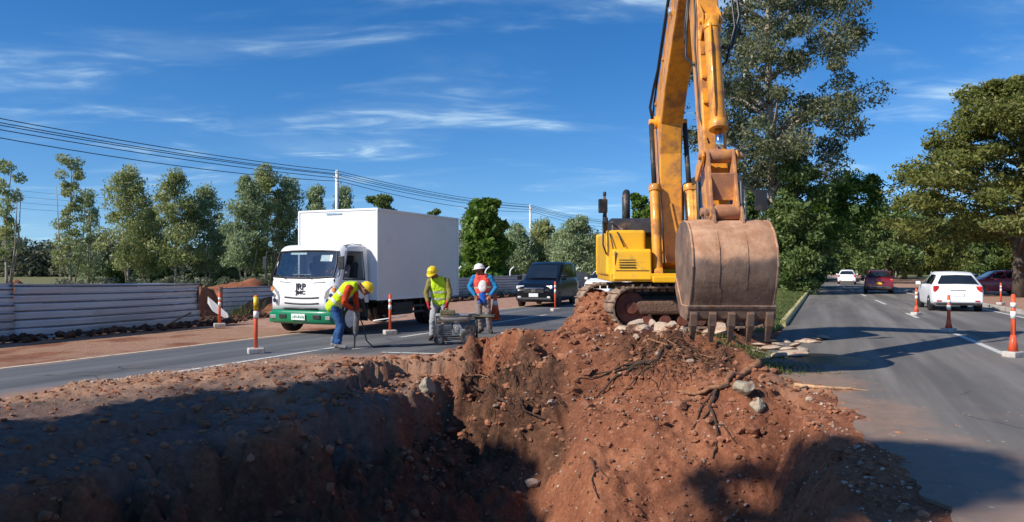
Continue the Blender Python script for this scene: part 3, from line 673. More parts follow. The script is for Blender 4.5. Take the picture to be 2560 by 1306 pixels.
def f_edge(n):
    y = rng.uniform(9.0, 14.2, n); return -6.4+(y-9.3)*0.627+rng.normal(0.1, 0.3, n), y
def f_right(n):
    y = rng.uniform(3.6, 11.5, n); return XR(y)+rng.gamma(1.5, 0.5, n)-0.15, y
def f_heap(n):
    return 1.8+rng.normal(0, 0.8, n), 16.2+rng.normal(0, 1.3, n)
def f_base(n):
    y = rng.uniform(13.5, 34, n); return -18.55+0.455*y+rng.normal(0.0, 0.28, n)+(y > 22.5)*-1.2, y
def f_shelf(n):
    y = rng.uniform(5.0, 10.8, n); return XM(y)+0.85+rng.normal(-0.2, 0.8, n), y
def multi(specs, name, m, lab):
    ps, szs = [], []
    for n, fn, a, b_ in specs:
        p_, s_ = scatter(n, fn, a, b_); ps.append(p_); szs.append(s_)
    o = blobs(name, np.concatenate(ps), np.concatenate(szs), m); tag(o, lab, 'soil', kind='stuff'); return o
mat('clod', (0.26, 0.108, 0.058), 0.95, 0, 0.5, 1.7, bump=0.6, bscale=50, dirt=(0.34, 0.17, 0.10), dirt_amt=0.4, dscale=2.5, spec=0.2)
mat('gravel', (0.36, 0.26, 0.20), 0.9, 0, 0.5, 6, spec=0.3); mat('gravel_pale', (0.52, 0.45, 0.38), 0.9, 0, 0.3, 6, spec=0.3)
mat('clod_dark', (0.09, 0.05, 0.035), 0.95, 0, 0.5, 3, spec=0.2)
multi([(2600, f_mound, 0.006, 0.06), (1900, f_bank, 0.006, 0.036), (2200, f_face, 0.006, 0.032), (900, f_heap, 0.015, 0.09), (700, f_right, 0.008, 0.045), (900, f_shelf, 0.01, 0.07), (70, f_mound, 0.05, 0.11), (40, f_heap, 0.06, 0.12)], 'soil_clods', 'clod', 'loose red brown clods of earth strewn over the dug mound and road edge')
multi([(1400, f_edge, 0.006, 0.032), (600, f_right, 0.006, 0.022), (500, f_face, 0.006, 0.03), (400, f_mound, 0.008, 0.04)], 'gravel', 'gravel', 'small brown stones scattered along the edge of the asphalt')
multi([(60, f_right, 0.006, 0.018), (70, f_face, 0.005, 0.018), (70, f_mound, 0.008, 0.03), (140, f_edge, 0.008, 0.03)], 'gravel', 'gravel_pale', 'pale stone chips scattered over the red soil')
y = rng.uniform(13.0, 60, 2600); x = -18.5+0.455*y+rng.normal(0, 0.22, 2600)-(y > 22.3)*1.15
s = 0.03+0.10*rng.random(2600)**2
o = blobs('soil_clods', np.stack([x, y, np.full(2600, 0.0)+rng.uniform(0, 0.10, 2600)], 1), s, 'clod_dark'); tag(o, 'dark clods banked along the foot of the corrugated fence', 'soil', kind='stuff')
# ------------------------------------------------------------ excavator
def excavator():
    t = thing('excavator', 'big yellow tracked excavator on the dug median with its brown bucket raised towards the viewer', 'excavator', (3.5, 17.0, 0), R(-3))
    # undercarriage, turned against the upper body
    rzt = R(10)
    L, Hh_, W = 3.55, 0.86, 0.6; r = Hh_/2; zb = 0.30; hl = L/2-r
    def loop(n=44):
        per = 4*hl+2*math.pi*r; out = []
        for i in range(n):
            s_ = per*i/n
            if s_ < 2*hl: out.append((-hl+s_, r, 0.0))
            elif s_ < 2*hl+math.pi*r:
                a = (s_-2*hl)/r; out.append((hl+r*math.sin(a), r*math.cos(a), a))
            elif s_ < 4*hl+math.pi*r:
                out.append((hl-(s_-2*hl-math.pi*r), -r, math.pi))
            else:
                a = (s_-4*hl-math.pi*r)/r; out.append((-hl-r*math.sin(a), -r*math.cos(a), math.pi+a))
        return out
    for sy in (-1, 1):
        off = Matrix.Rotation(rzt+R(3), 3, 'Z') @ Vector((0, 1.2*sy, 0))
        mb = MB()
        for (x, z, a) in loop():
            rot = Matrix.Rotation(a, 3, 'Y')
            mb.box((x, 0, z+r), (0.20, W, 0.035), rot)
            g = rot @ Vector((0.0, 0, 0.035)); mb.box((x+g.x, 0, z+r+g.z), (0.025, W, 0.05), rot)
            g = rot @ Vector((0.0, 0, -0.05)); mb.box((x+g.x, 0, z+r+g.z), (0.12, 0.12, 0.09), rot)
        tr = mb.build('track', 'track_dirt', t); tr.location = (off.x+0.08, off.y, zb+0.05); tr.rotation_euler = (0, 0, rzt+R(3))
        f = MB(); f.prism([(-hl+0.2, 0.28), (hl-0.2, 0.28), (hl, 0.4), (hl-0.1, 0.6), (-hl+0.1, 0.6), (-hl, 0.4)], 'y', -0.2, 0.2); f.build('track_frame', 'caked_mud', tr, 0.08, 3)
        for nm, x in (('idler', -hl), ('sprocket', hl)):
            w_ = MB(); w_.cyl((x, -0.12, r), (x, 0.12, r), 0.33, n=24); w_.cyl((x, -0.2, r), (x, 0.2, r), 0.13, n=16); w_.build(nm, 'rust_red', tr, 0.015)
        for k in range(6):
            w_ = MB(); x = -hl+0.35+k*(2*hl-0.7)/5; w_.cyl((x, -0.16, 0.16), (x, 0.16, 0.16), 0.12, n=14); w_.build('roller', 'rust_red', tr)
    mb = MB(); mb.box((0, 0, 0.85), (1.9, 1.5, 0.35), (0, 0, rzt)); mb.cyl((0, 0, 1.0), (0, 0, 1.32), 0.72, n=32); mb.build('slew_ring', 'steel_dark', t, 0.02)
    # upper structure
    mb = MB(); mb.span((-1.38, -1.75, 1.33), (1.38, 2.4, 1.50)); mb.span((-0.5, -1.78, 1.31), (0.55, -1.2, 1.44))
    mb.build('deck', 'panel_yellow', t, 0.02)
    mb = MB(); mb.prism([(-1.78, 1.36), (-1.74, 1.52), (-1.68, 1.97), (-1.6, 2.01), (-1.1, 2.01), (-1.1, 1.36)], 'x', -1.32, -0.52)
    o = mb.build('toolbox', 'panel_yellow', t, 0.035, 3)
    m2 = MB()
    for k in range(4): m2.box((-1.02, -1.735+k*0.012, 1.63+k*0.05), (0.34, 0.03, 0.014))
    m2.build('vent', 'logo_black', o)
    m2 = MB(); m2.box((-0.92, -1.735, 1.56), (0.68, 0.02, 0.012)); m2.box((-1.27, -1.71, 1.76), (0.012, 0.02, 0.40)); m2.build('panel_gap', 'steel_dark', o)
    mb = MB(); mb.span((-1.43, -1.35, 1.45), (-0.60, 1.2, 2.42)); o = mb.build('fuel_tank', 'panel_yellow', t, 0.06, 3)
    m2 = MB(); m2.cyl((-1.0, -0.6, 2.42), (-1.0, -0.6, 2.5), 0.09); m2.build('filler_cap', 'steel_dark', o)
    m2 = MB(); m2.tube([(-1.36, -1.37, 2.36), (-1.30, -1.40, 2.1), (-1.27, -1.42, 1.9)], 0.012, 6); m2.tube([(-1.2, -1.37, 2.38), (-1.05, -1.42, 2.05)], 0.014, 6); m2.build('cable', 'hose_rubber', o)
    mb = MB(); mb.span((-1.40, 1.22, 1.45), (-0.4, 2.3, 2.42)); mb.build('side_door', 'panel_yellow', t, 0.04, 3)
    mb = MB(); mb.prism([(0.2, 2.42), (0.35, 2.72), (0.6, 2.80), (2.2, 2.80), (2.35, 2.42)], 'x', -1.2, 0.25); o = mb.build('engine_hood', 'steel_dark', t, 0.05, 3)
    m2 = MB()
    for k in range(6): m2.box((-1.21, 0.7+k*0.25, 2.6), (0.02, 0.16, 0.2))
    m2.build('louvre', 'black_plastic', o)
    mb = MB()
    prof = []
    for k in range(17):
        a = math.pi*k/16; prof.append((1.42*math.cos(a)*(1 if abs(math.cos(a)) < 0.9 else 1), 2.35+0.85*math.sin(a)**0.6))
    mb.prism(prof, 'z', 1.42, 2.5); mb.build('counterweight', 'panel_yellow', t, 0.06, 3)
    mb = MB(); mb.tube([(-0.72, 1.5, 2.7), (-0.72, 1.5, 3.15), (-0.72, 1.55, 3.38), (-0.70, 1.68, 3.5), (-0.68, 1.82, 3.53)], [0.10, 0.10, 0.10, 0.095, 0.09], 14); mb.build('exhaust_pipe', 'steel_dark', t)
    mb = MB()
    mb.tube([(-1.46, -1.30, 2.35), (-1.46, -1.30, 3.18)], 0.028, 8); mb.tube([(-1.36, -0.7, 2.4), (-1.40, -0.72, 2.95), (-1.46, -1.30, 3.0)], 0.02, 8)
    mb.tube([(-1.38, 0.2, 2.4), (-1.38, 0.2, 2.85), (-1.40, -0.7, 2.9)], 0.02, 8); mb.tube([(-1.42, -1.36, 1.9), (-1.50, -1.42, 2.1), (-1.50, -1.40, 2.6)], 0.018, 8)
    mb.build('handrail', 'steel_dark', t)
    mb = MB(); mb.box((-1.50, -1.36, 2.93), (0.20, 0.05, 0.30), (0, 0, R(12))); mb.box((-1.44, -1.36, 2.62), (0.10, 0.05, 0.14)); mb.cyl((-1.46, -1.3, 3.14), (-1.46, -1.3, 3.24), 0.035); mb.build('mirror', 'black_plastic', t, 0.02)
    # cab
    cabp = [(-1.72, 1.5), (-1.76, 2.2), (-1.55, 3.42), (-1.40, 3.52), (0.0, 3.52), (0.1, 3.4), (0.1, 1.5)]
    x0, x1 = 0.42, 1.38
    mb = MB()
    mb.prism([(-1.72, 1.5), (-1.75, 2.1), (0.1, 2.1), (0.1, 1.5)], 'x', x0, x1)
    mb.prism([(-1.58, 3.38), (-1.42, 3.54), (0.0, 3.54), (0.12, 3.40)], 'x', x0-0.01, x1+0.01)
    for x in (x0+0.035, x1-0.035):
        mb.tube([(x, -1.76, 2.05), (x, -1.55, 3.42)], 0.045, 6); mb.tube([(x, -0.5, 2.05), (x, -0.5, 3.42)], 0.045, 6); mb.tube([(x, 0.05, 2.05), (x, 0.05, 3.42)], 0.06, 6)
    cab = mb.build('cab', 'steel_dark', t, 0.015)
    mb = MB(); mb.add([(x0+0.06, -1.75, 2.1), (x1-0.06, -1.75, 2.1), (x1-0.06, -1.57, 3.4), (x0+0.06, -1.57, 3.4)], [(0, 1, 2, 3)])
    for x in (x0+0.01, x1-0.01): mb.add([(x, -1.68, 2.12), (x, 0.05, 2.12), (x, 0.05, 3.38), (x, -1.5, 3.38)], [(0, 1, 2, 3)])
    mb.build('window', 'glass_dark', cab)
    mb = MB(); mb.box((0.9, -0.55, 2.0), (0.5, 0.5, 0.2)); mb.box((0.9, -0.3, 2.4), (0.5, 0.14, 0.7)); mb.build('seat', 'seat_fabric', cab, 0.04)
    mb = MB(); mb.tube([(1.42, -1.7, 2.5), (1.66, -1.78, 2.6), (1.66, -1.78, 3.05)], 0.018, 6); mb.box((1.68, -1.80, 3.0), (0.24, 0.05, 0.42)); mb.build('mirror', 'black_plastic', t, 0.01)
    # boom
    bp = [(-1.12, 1.72), (-0.85, 1.58), (-0.55, 1.72), (-0.22, 2.7), (-0.02, 3.8), (0.02, 4.75), (-0.22, 5.25), (-0.75, 5.72), (-3.55, 7.72), (-3.85, 7.80), (-4.08, 7.55), (-4.05, 7.22), (-3.7, 6.98), (-1.55, 5.28), (-1.05, 4.72), (-0.92, 4.1), (-0.98, 3.0)]
    mb = MB(); mb.prism(bp, 'x', -0.24, 0.24); mb.span((-0.42, -1.15, 1.5), (-0.26, -0.5, 2.05)); mb.span((0.26, -1.15, 1.5), (0.42, -0.5, 2.05))
    boom = mb.build('boom', 'yellow_paint', t, 0.03, 2)
    m2 = MB()
    for sx in (-1, 1):
        for (y, z) in ((-1.04, 2.5), (-0.72, 5.3), (-1.8, 6.0), (-3.0, 6.9)):
            m2 = MB(); m2.box((sx*0.255, y+0.35, z), (0.03, 0.12, 0.06)); m2.build('bracket', 'yellow_paint', boom, 0.008)
    m2 = MB()
    for k in range(3):
        x = -0.12+k*0.06-0.14
        m2.tube([(x, -0.40, 1.9), (x, -0.12, 2.7), (x, 0.08, 3.8), (x-0.02, 0.11, 4.8), (x, -0.2, 5.38), (x, -0.8, 5.85), (x, -2.2, 6.86), (x, -3.4, 7.74), (x, -3.9, 7.98), (x, -4.4, 7.75)], 0.022, 6)
    m2.tube([(-0.30, -0.3, 4.9), (-0.36, -0.25, 5.25), (-0.32, -0.55, 5.62), (-0.28, -0.95, 5.93), (-0.28, -3.0, 7.4)], 0.03, 8)
    m2.build('hose', 'hose_rubber', boom)
    m2 = MB(); m2.cyl((-0.42, -0.50, 4.86), (0.42, -0.50, 4.86), 0.075, n=16); m2.cyl((-0.30, -0.5, 4.86), (0.30, -0.5, 4.86), 0.14, n=20); m2.build('pin', 'yellow_paint', boom, 0.01)
    m2 = MB(); m2.cyl((-0.27, -2.55, 6.55), (-0.27, -2.55, 6.7), 0.05); m2.build('work_light', 'lamp_clear', boom)
    for sx in (-1, 1):
        x = sx*0.37
        mb = MB(); mb.cyl((x, -1.55, 1.50), (x, -1.05, 3.32), 0.105, n=20); mb.cyl((x, -1.07, 3.26), (x, -1.03, 3.40), 0.125, n=20); mb.cyl((x-0.09, -1.56, 1.5), (x+0.09, -1.56, 1.5), 0.13, n=18)
        c = mb.build('boom_cylinder', 'yellow_paint', t, 0.008)
        m2 = MB(); m2.cyl((x, -1.04, 3.36), (x, -0.52, 4.82), 0.055, n=16); m2.build('rod', 'steel_dark', c)
        m2 = MB(); m2.tube([(x-0.13*sx, -1.6, 1.7), (x-0.12*sx, -1.35, 2.6), (x-0.12*sx, -1.16, 3.25)], 0.018, 6); m2.build('hose', 'hose_rubber', c)
    # stick
    A = Vector((0.04, -3.82, 7.32)); B = Vector((0.04, -5.20, 2.50)); ax = (B-A).normalized(); nf = Vector((0, ax.z, -ax.y)); LS = (B-A).length
    if nf.y > 0: nf = -nf
    def S(s_, f, x=0.0): return A+ax*s_+nf*f+Vector((x, 0, 0))
    prof = [(-1.0, 0.02), (-0.9, 0.22), (0.1, 0.42), (1.2, 0.32), (LS-0.5, 0.17), (LS+0.12, 0.13), (LS+0.12, -0.13), (LS-0.4, -0.19), (1.0, -0.34), (0.0, -0.36), (-0.9, -0.12)]
    mb = MB(); vs = [S(a, b, -0.185) for a, b in prof]+[S(a, b, 0.185) for a, b in prof]; n = len(prof)
    mb.add(vs, [(i, (i+1) % n, n+(i+1) % n, n+i) for i in range(n)]+[tuple(range(n-1, -1, -1)), tuple(range(n, 2*n))])
    mb.cyl(S(0, 0, -0.3), S(0, 0, 0.3), 0.15, n=20)
    stick = mb.build('stick', 'yellow_paint', t, 0.025, 2)
    m2 = MB()
    for sx in (-1, 1):
        vs = [S(1.3, 0.26, sx*0.13), S(1.75, 0.56, sx*0.13), S(1.95, 0.50, sx*0.13), S(2.1, 0.24, sx*0.13)]
        w = Vector((0.022*sx, 0, 0)); m2.add(vs+[v+w for v in vs], [(3, 2, 1, 0), (4, 5, 6, 7), (0, 1, 5, 4), (1, 2, 6, 5), (2, 3, 7, 6), (3, 0, 4, 7)])
    m2.cyl(S(1.82, 0.45, -0.19), S(1.82, 0.45, 0.19), 0.05); m2.build('cylinder_bracket', 'yellow_paint', stick, 0.006)
    m2 = MB()
    m2.tube([S(-0.5, 0.3, -0.21), S(0.8, 0.36, -0.23), S(1.7, 0.30, -0.22), S(2.1, 0.22, -0.235), S(3.4, 0.14, -0.21), S(3.9, 0.2, -0.1)], 0.016, 6)
    m2.tube([S(0.9, -0.1, -0.21), S(1.5, -0.32, -0.25), S(1.9, -0.5, -0.25), S(2.1, -0.3, -0.22), S(2.35, 0.0, -0.21)], 0.022, 6)
    m2.tube([S(0.5, -0.3, -0.15), S(1.2, -0.72, -0.2), S(1.45, -0.75, -0.2), S(1.4, -0.45, -0.21)], 0.02, 6)
    m2.build('hose', 'hose_rubber', stick)
    m2 = MB(); m2.tube([S(-0.2, 0.25, 0.22), S(0.8, 0.55, 0.40), S(1.7, 0.42, 0.48), S(2.25, 0.3, 0.34), S(2.3, 0.45, 0.16)], 0.028, 8)
    m2.tube([S(0.0, 0.25, 0.22), S(1.0, 0.5, 0.34), S(1.9, 0.4, 0.40), S(2.5, 0.3, 0.24), S(2.6, 0.4, 0.15)], 0.022, 8); m2.build('hose', 'hose_rubber', stick)
    m2 = MB()
    for s_ in (2.3, 2.75, 3.2): 
        for q_ in (S(s_, 0.27, -0.13), S(s_+0.2, 0.2, 0.19)): m2 = MB(); m2.box(q_, (0.07, 0.05, 0.05)); m2.build('bracket', 'yellow_paint', stick, 0.006)
    # bucket cylinder
    mb = MB(); mb.cyl(S(1.80, 0.47), S(3.72, 0.47), 0.125, n=24); mb.cyl(S(3.66, 0.47), S(3.80, 0.47), 0.15, n=24); mb.cyl(S(1.92, 0.47), S(2.0, 0.47), 0.14, n=24); mb.cyl(S(1.82, 0.47, -0.11), S(1.82, 0.47, 0.11), 0.12, n=18)
    bc = mb.build('bucket_cylinder', 'yellow_paint', t, 0.008)
    m2 = MB(); m2.cyl(S(3.76, 0.47), S(4.22, 0.45), 0.062, n=18); m2.build('rod', 'chrome', bc)
    m2 = MB(); m2.tube([S(1.95, 0.6, -0.05), S(2.4, 0.64, -0.07), S(3.4, 0.62, -0.07), S(3.62, 0.58, -0.05)], 0.02, 6); m2.build('pipe', 'yellow_paint', bc)
    # linkage
    pk = S(4.25, 0.45); pb = Vector((0.06, -5.72, 2.46)); pst = S(4.35, -0.02)
    mb = MB()
    def plate(p, q, x, w1, w2, th=0.035):
        d = (q-p); d.x = 0; d.normalize(); nn = Vector((0, d.z, -d.y)); e = Vector((th, 0, 0)); c = Vector((x, 0, 0))
        p = Vector((0, p.y, p.z)); q = Vector((0, q.y, q.z))
        vs = [p-d*w1*0.8-nn*w1*0.5, p-d*w1*0.8+nn*w1*0.5, p+nn*w1, q+nn*w2, q+d*w2*0.8+nn*w2*0.5, q+d*w2*0.8-nn*w2*0.5, q-nn*w2, p-nn*w1]
        vs = [v+c for v in vs]; k = len(vs)
        mb.add(vs+[v+e for v in vs], [(i, (i+1) % k, k+(i+1) % k, k+i) for i in range(k)]+[tuple(range(k-1, -1, -1)), tuple(range(k, 2*k))])
    for x in (-0.25, 0.27):
        mb = MB(); plate(pk, pst, x, 0.11, 0.13); mb.build('rocker_link', 'yellow_paint', t, 0.008)
    mb = MB()
    for x in (-0.19, 0.20): plate(pk, pb, x, 0.13, 0.12, 0.05)
    mb.cyl((-0.30, pk.y, pk.z), (0.38, pk.y, pk.z), 0.055, n=16); mb.cyl((-0.16, pk.y, pk.z), (0.22, pk.y, pk.z), 0.11, n=18)
    mb.cyl((-0.17, pb.y, pb.z), (0.25, pb.y, pb.z), 0.12, n=18)
    mid = pk.lerp(pb, 0.55); mb.box((0.03, mid.y, mid.z), (0.38, 0.09, 0.42), (R(8), 0, 0))
    mb.build('bucket_link', 'dusty_yellow', t, 0.012)
    # bucket
    bx0, bx1 = -0.53, 0.66
    outer = [(-4.95, 2.20), (-5.25, 2.33), (-5.6, 2.36), (-5.9, 2.31), (-6.12, 2.16), (-6.28, 1.92), (-6.32, 1.64), (-6.24, 1.34), (-6.08, 1.05), (-5.94, 0.86)]
    inner = [(y+0.035*(1 if i > 2 else 0.3), z-(0.035 if i < 6 else 0)) for i, (y, z) in enumerate(outer)]
    mb = MB(); rows = []
    nx = 25
    for i in range(nx):
        x = bx0+(bx1-bx0)*i/(nx-1); e = 0.03*(abs(2*i/(nx-1)-1)**6)
        rows.append([(x, y+e+0.012*noise.noise(Vector((x*3, y*3, z*3))), z-e*0.7) for y, z in outer])
    mb.grid(rows); rows2 = [[(bx0+(bx1-bx0)*i/(nx-1), y, z) for y, z in inner] for i in range(nx)]; mb.grid(rows2)
    for k in (0, -1): mb.grid([[r_[k] for r_ in rows], [r_[k] for r_ in rows2]])
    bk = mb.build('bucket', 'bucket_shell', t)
    m2 = MB(); sp_ = outer+[(-5.47, 0.95), (-4.97, 1.35), (-4.82, 1.9)]; rein = [(-5.97, 0.82), (-6.06, 1.05), (-5.55, 1.05), (-5.05, 1.45), (-4.96, 1.30), (-5.44, 0.86)]
    for sa, sb, ra, rb in ((bx0-0.03, bx0+0.002, bx0-0.055, bx0-0.03), (bx1-0.002, bx1+0.03, bx1+0.03, bx1+0.055)):
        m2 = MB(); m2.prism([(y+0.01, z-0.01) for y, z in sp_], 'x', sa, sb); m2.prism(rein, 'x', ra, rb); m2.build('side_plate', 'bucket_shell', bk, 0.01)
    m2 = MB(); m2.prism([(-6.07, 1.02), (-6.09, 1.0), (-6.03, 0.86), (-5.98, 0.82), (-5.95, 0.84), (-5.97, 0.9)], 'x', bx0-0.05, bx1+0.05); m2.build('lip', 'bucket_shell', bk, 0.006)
    m2 = MB(); m2.prism([(-6.08, 1.06), (-6.125, 1.045), (-6.10, 1.0), (-6.05, 1.0)], 'x', bx0-0.05, bx1+0.05); m2.build('weld_strip', 'bucket_wear', bk, 0.006)
    for f in (0.3, 0.64):
        x = bx0+(bx1-bx0)*f; m2 = MB()
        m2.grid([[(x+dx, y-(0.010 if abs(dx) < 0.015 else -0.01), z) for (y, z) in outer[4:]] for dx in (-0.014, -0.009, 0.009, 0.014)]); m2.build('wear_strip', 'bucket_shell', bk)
    for k in range(5):
        x = bx0+0.04+(bx1-bx0-0.08)*k/4; m2 = MB(); e = 0.09
        m2.prism([(-6.20+e, 0.93), (-6.14+e, 0.98), (-5.99+e, 0.90), (-5.97+e, 0.78), (-6.03+e, 0.72), (-6.16+e, 0.74)], 'x', x-0.055, x+0.055)
        m2.add([(x-0.048, -6.17+e, 0.76), (x+0.048, -6.17+e, 0.76), (x+0.048, -6.01+e, 0.76), (x-0.048, -6.01+e, 0.76), (x-0.034, -6.02+e, 0.50), (x+0.034, -6.02+e, 0.50), (x+0.034, -5.99+e, 0.50), (x-0.034, -5.99+e, 0.50)],
               [(0, 1, 2, 3), (7, 6, 5, 4), (0, 4, 5, 1), (1, 5, 6, 2), (2, 6, 7, 3), (3, 7, 4, 0)])
        m2.build('tooth', 'tooth_steel', bk, 0.01)
    m2 = MB()
    for x in (-0.17, 0.25):
        m2.prism([(-5.98, 2.22), (-5.86, 2.50), (-5.72, 2.60), (-5.56, 2.52), (-5.38, 2.44), (-5.20, 2.64), (-5.06, 2.55), (-5.0, 2.22)], 'x', x, x+0.045)
    m2.cyl((-0.22, -5.20, 2.5), (0.32, -5.20, 2.5), 0.07); m2.cyl((-0.24, pb.y, pb.z), (0.34, pb.y, pb.z), 0.055); m2.build('ear', 'bucket_steel', bk, 0.01)
    return t
excavator()

# ------------------------------------------------------------ wheels and cars
def wheel(parent, x, y, z, r, w, name='wheel', rim='alloy'):
    mb = MB(); rows = []
    prof = [(-w/2, r*0.62), (-w/2, r*0.90), (-w*0.40, r*0.985), (w*0.0, r), (w*0.40, r*0.985), (w/2, r*0.90), (w/2, r*0.62)]
    for k in range(29):
        a = 2*math.pi*k/28; rows.append([(x+rr*math.cos(a), y+yy, z+rr*math.sin(a)) for yy, rr in prof])
    mb.grid(rows); o = mb.build(name, 'rubber', parent)
    sy = 1 if y > 0 else -1
    m2 = MB(); m2.cyl((x, y-w*0.3, z), (x, y+w*0.3, z), r*0.62, n=24)
    for k in range(8):
        a = 2*math.pi*k/8; m2.box((x+0.36*r*math.cos(a), y+sy*w*0.33, z+0.36*r*math.sin(a)), (r*0.46, w*0.1, r*0.13), Matrix.Rotation(-a, 3, 'Y'))
    m2.cyl((x, y, z), (x, y+sy*w*0.42, z), r*0.16, n=12); m2.build('rim', rim, o)
    return o
def car(name, label, cat, loc, rz, spec):
    """x forward, y left; spec stations: (x, z_bottom, z_belt, z_roof or None, half width, roof half width)"""
    t = thing(name, label, cat, loc, rz)
    st = spec['st']; paint = spec['paint']; rows = []
    for (x, zb, zl, zr, hw, rw) in st:
        cab = zr is not None; zr_ = zr if cab else zl+0.03; rw_ = rw if cab else hw*0.86
        half = [(0, zb), (hw*0.86, zb), (hw*0.97, zb+0.07), (hw, zb+0.25*(zl-zb)), (hw*1.0, zb+0.62*(zl-zb)), (hw*0.975, zl-0.02), (hw*0.955, zl)]
        if cab: half += [(rw_+0.02, zr_-0.07), (rw_*0.90, zr_-0.015), (0, zr_)]
        else: half += [(hw*0.93, zl+0.012), (rw_*0.9, zr_-0.005), (0, zr_)]
        rows.append([(x, y, z) for y, z in half]+[(x, -y, z) for y, z in reversed(half[1:-1])])
    mb = MB(); mb.grid(rows, close=True); m = len(rows[0])
    mb.add(rows[0], [tuple(range(m))], False); mb.add(rows[-1], [tuple(range(m))], False)
    body = mb.build('body', paint, t, 0.018, 2)
    gl = spec.get('glass', 'glass_dark')
    # side windows, front and rear screens as panes set just proud of the shell
    cabs = [i for i, s_ in enumerate(st) if s_[3] is not None]
    for sgn in (1, -1):
        for (a, b_) in spec['side']:
            mb = MB()
            def pt(x, f):
                for i in range(len(st)-1):
                    if (st[i][0]-x)*(st[i+1][0]-x) <= 0:
                        k = (x-st[i][0])/(st[i+1][0]-st[i][0]); q = [st[i][j]+(st[i+1][j]-st[i][j])*k if st[i][j] is not None and st[i+1][j] is not None else (st[i][j] or st[i+1][j]) for j in range(6)]
                        break
                y0, z0 = q[4]*0.955, q[2]; y1, z1 = q[5]+0.02, q[3]-0.07
                return (x, sgn*(y0+(y1-y0)*f+0.008), z0+(z1-z0)*f)
            lo, hi = 0.08, 0.92
            pts = [pt(a[0], lo), pt(b_[0], lo), pt(b_[1], hi), pt(a[1], hi)]
            mb.add(pts+[(p[0], p[1]-sgn*0.004, p[2]) for p in pts], [(0, 1, 2, 3), (7, 6, 5, 4), (0, 4, 5, 1), (1, 5, 6, 2), (2, 6, 7, 3), (3, 7, 4, 0)]); mb.build('window', gl if False else 'pane_black', t)
    for key, nm in (('front', 'windscreen'), ('rear', 'rear_window')):
        i, j = spec[key]; s0, s1 = st[i], st[j]      # i: belt station, j: roof station
        sx = 1 if s0[0] > s1[0] else -1; y0, y1 = s0[4]*0.80, s1[5]*0.86
        zb0 = s0[2]+0.03 if s0[3] is None else s0[3]
        p0 = Vector((s0[0], 0, zb0)); p1 = Vector((s1[0], 0, s1[3])); e = Vector((sx*0.03, 0, 0.018))
        a = p0.lerp(p1, 0.08)+e; b_ = p0.lerp(p1, 0.90)+e; mb = MB()
        pts = [(a.x, -y0, a.z-0.008), (a.x, y0, a.z-0.008), (b_.x, y1, b_.z-0.012), (b_.x, -y1, b_.z-0.012)]
        mid0 = (a.x+0.01*sx, 0, a.z+0.008); mid1 = (b_.x+0.01*sx, 0, b_.z+0.008)
        mb.add([pts[0], mid0, pts[1], pts[2], mid1, pts[3]], [(0, 1, 4, 5), (1, 2, 3, 4)], True); mb.build(nm, 'pane_black', t)
    for x in spec['axles']:
        for sy in (1, -1):
            wheel(t, x, sy*(spec['hw']-0.10), spec['wr'], spec['wr'], 0.2)
            mb = MB(); sgn = sy; mb.cyl((x, sy*(spec['hw']-0.01), spec['wr']), (x, sy*(spec['hw']-0.16), spec['wr']), spec['wr']*1.14, n=28); mb.build('wheel_arch', 'black_plastic', body)
    for (nm, m_, pos, size, rot) in spec.get('boxes', []):
        for sy in ((1, -1) if pos[1] else (1,)):
            mb = MB(); mb.box((pos[0], sy*pos[1], pos[2]), size, (0, 0, sy*rot)); mb.build(nm, m_, t, min(size)*0.3, 2)
    return t
mat('pane_black', (0.012, 0.016, 0.02), 0.06, 0, 0.2, 2, coat=1.0)
mat('headlight_lit', (0.8, 0.8, 0.78), 0.1)
def facing(dx, dy): return math.atan2(dy, dx)
UR = facing(0.42, 0.907)       # heading away along the road
# black van coming towards the viewer
vst = [(2.36, 0.30, 0.64, None, 0.72, 0), (2.28, 0.22, 0.80, None, 0.81, 0), (2.0, 0.20, 0.94, None, 0.86, 0), (1.65, 0.20, 1.03, None, 0.88, 0), (1.38, 0.20, 1.08, 1.13, 0.88, 0.72),
       (0.42, 0.20, 1.14, 1.80, 0.88, 0.68), (0.05, 0.20, 1.16, 1.90, 0.88, 0.71), (-1.6, 0.20, 1.16, 1.92, 0.88, 0.72), (-2.15, 0.22, 1.15, 1.86, 0.87, 0.70), (-2.34, 0.25, 1.12, 1.72, 0.85, 0.70), (-2.42, 0.30, 1.05, 1.12, 0.82, 0.66)]
pv = P(1285, 770, 31.2)
van = dict(st=vst, paint='black_paint', hw=0.88, wr=0.33, axles=(1.45, -1.35), side=[((0.95, 0.42), (0.02, 0.02)), ((-0.06, -0.06), (-1.05, -1.05)), ((-1.13, -1.13), (-2.05, -2.0))], front=(4, 5), rear=(9, 8),
    boxes=[('headlight', 'headlight_lit', (2.20, 0.63, 0.82), (0.14, 0.34, 0.15), -0.5), ('grille', 'chrome', (2.37, 0, 0.78), (0.05, 0.84, 0.05), 0), ('grille', 'black_plastic', (2.375, 0, 0.66), (0.04, 0.86, 0.14), 0),
           ('emblem', 'chrome', (2.40, 0, 0.68), (0.03, 0.20, 0.13), 0), ('number_plate', 'plate_white', (2.42, 0.0, 0.50), (0.03, 0.40, 0.15), 0), ('fog_lamp', 'headlight_lit', (2.36, 0.63, 0.40), (0.05, 0.14, 0.11), -0.3), ('bumper', 'black_plastic', (2.33, 0, 0.34), (0.16, 1.5, 0.12), 0),
           ('side_mirror', 'black_paint', (1.12, 1.0, 1.22), (0.12, 0.20, 0.22), 0)])
loc = P(1385, 772, 30.6); loc.z = 0
van_o = car('van', 'black van with chrome grille driving towards the viewer behind the workers', 'van', (0, 0, 0), 0, van)
hd = facing(-0.30, -0.954); van_o.rotation_euler = (0, 0, hd)
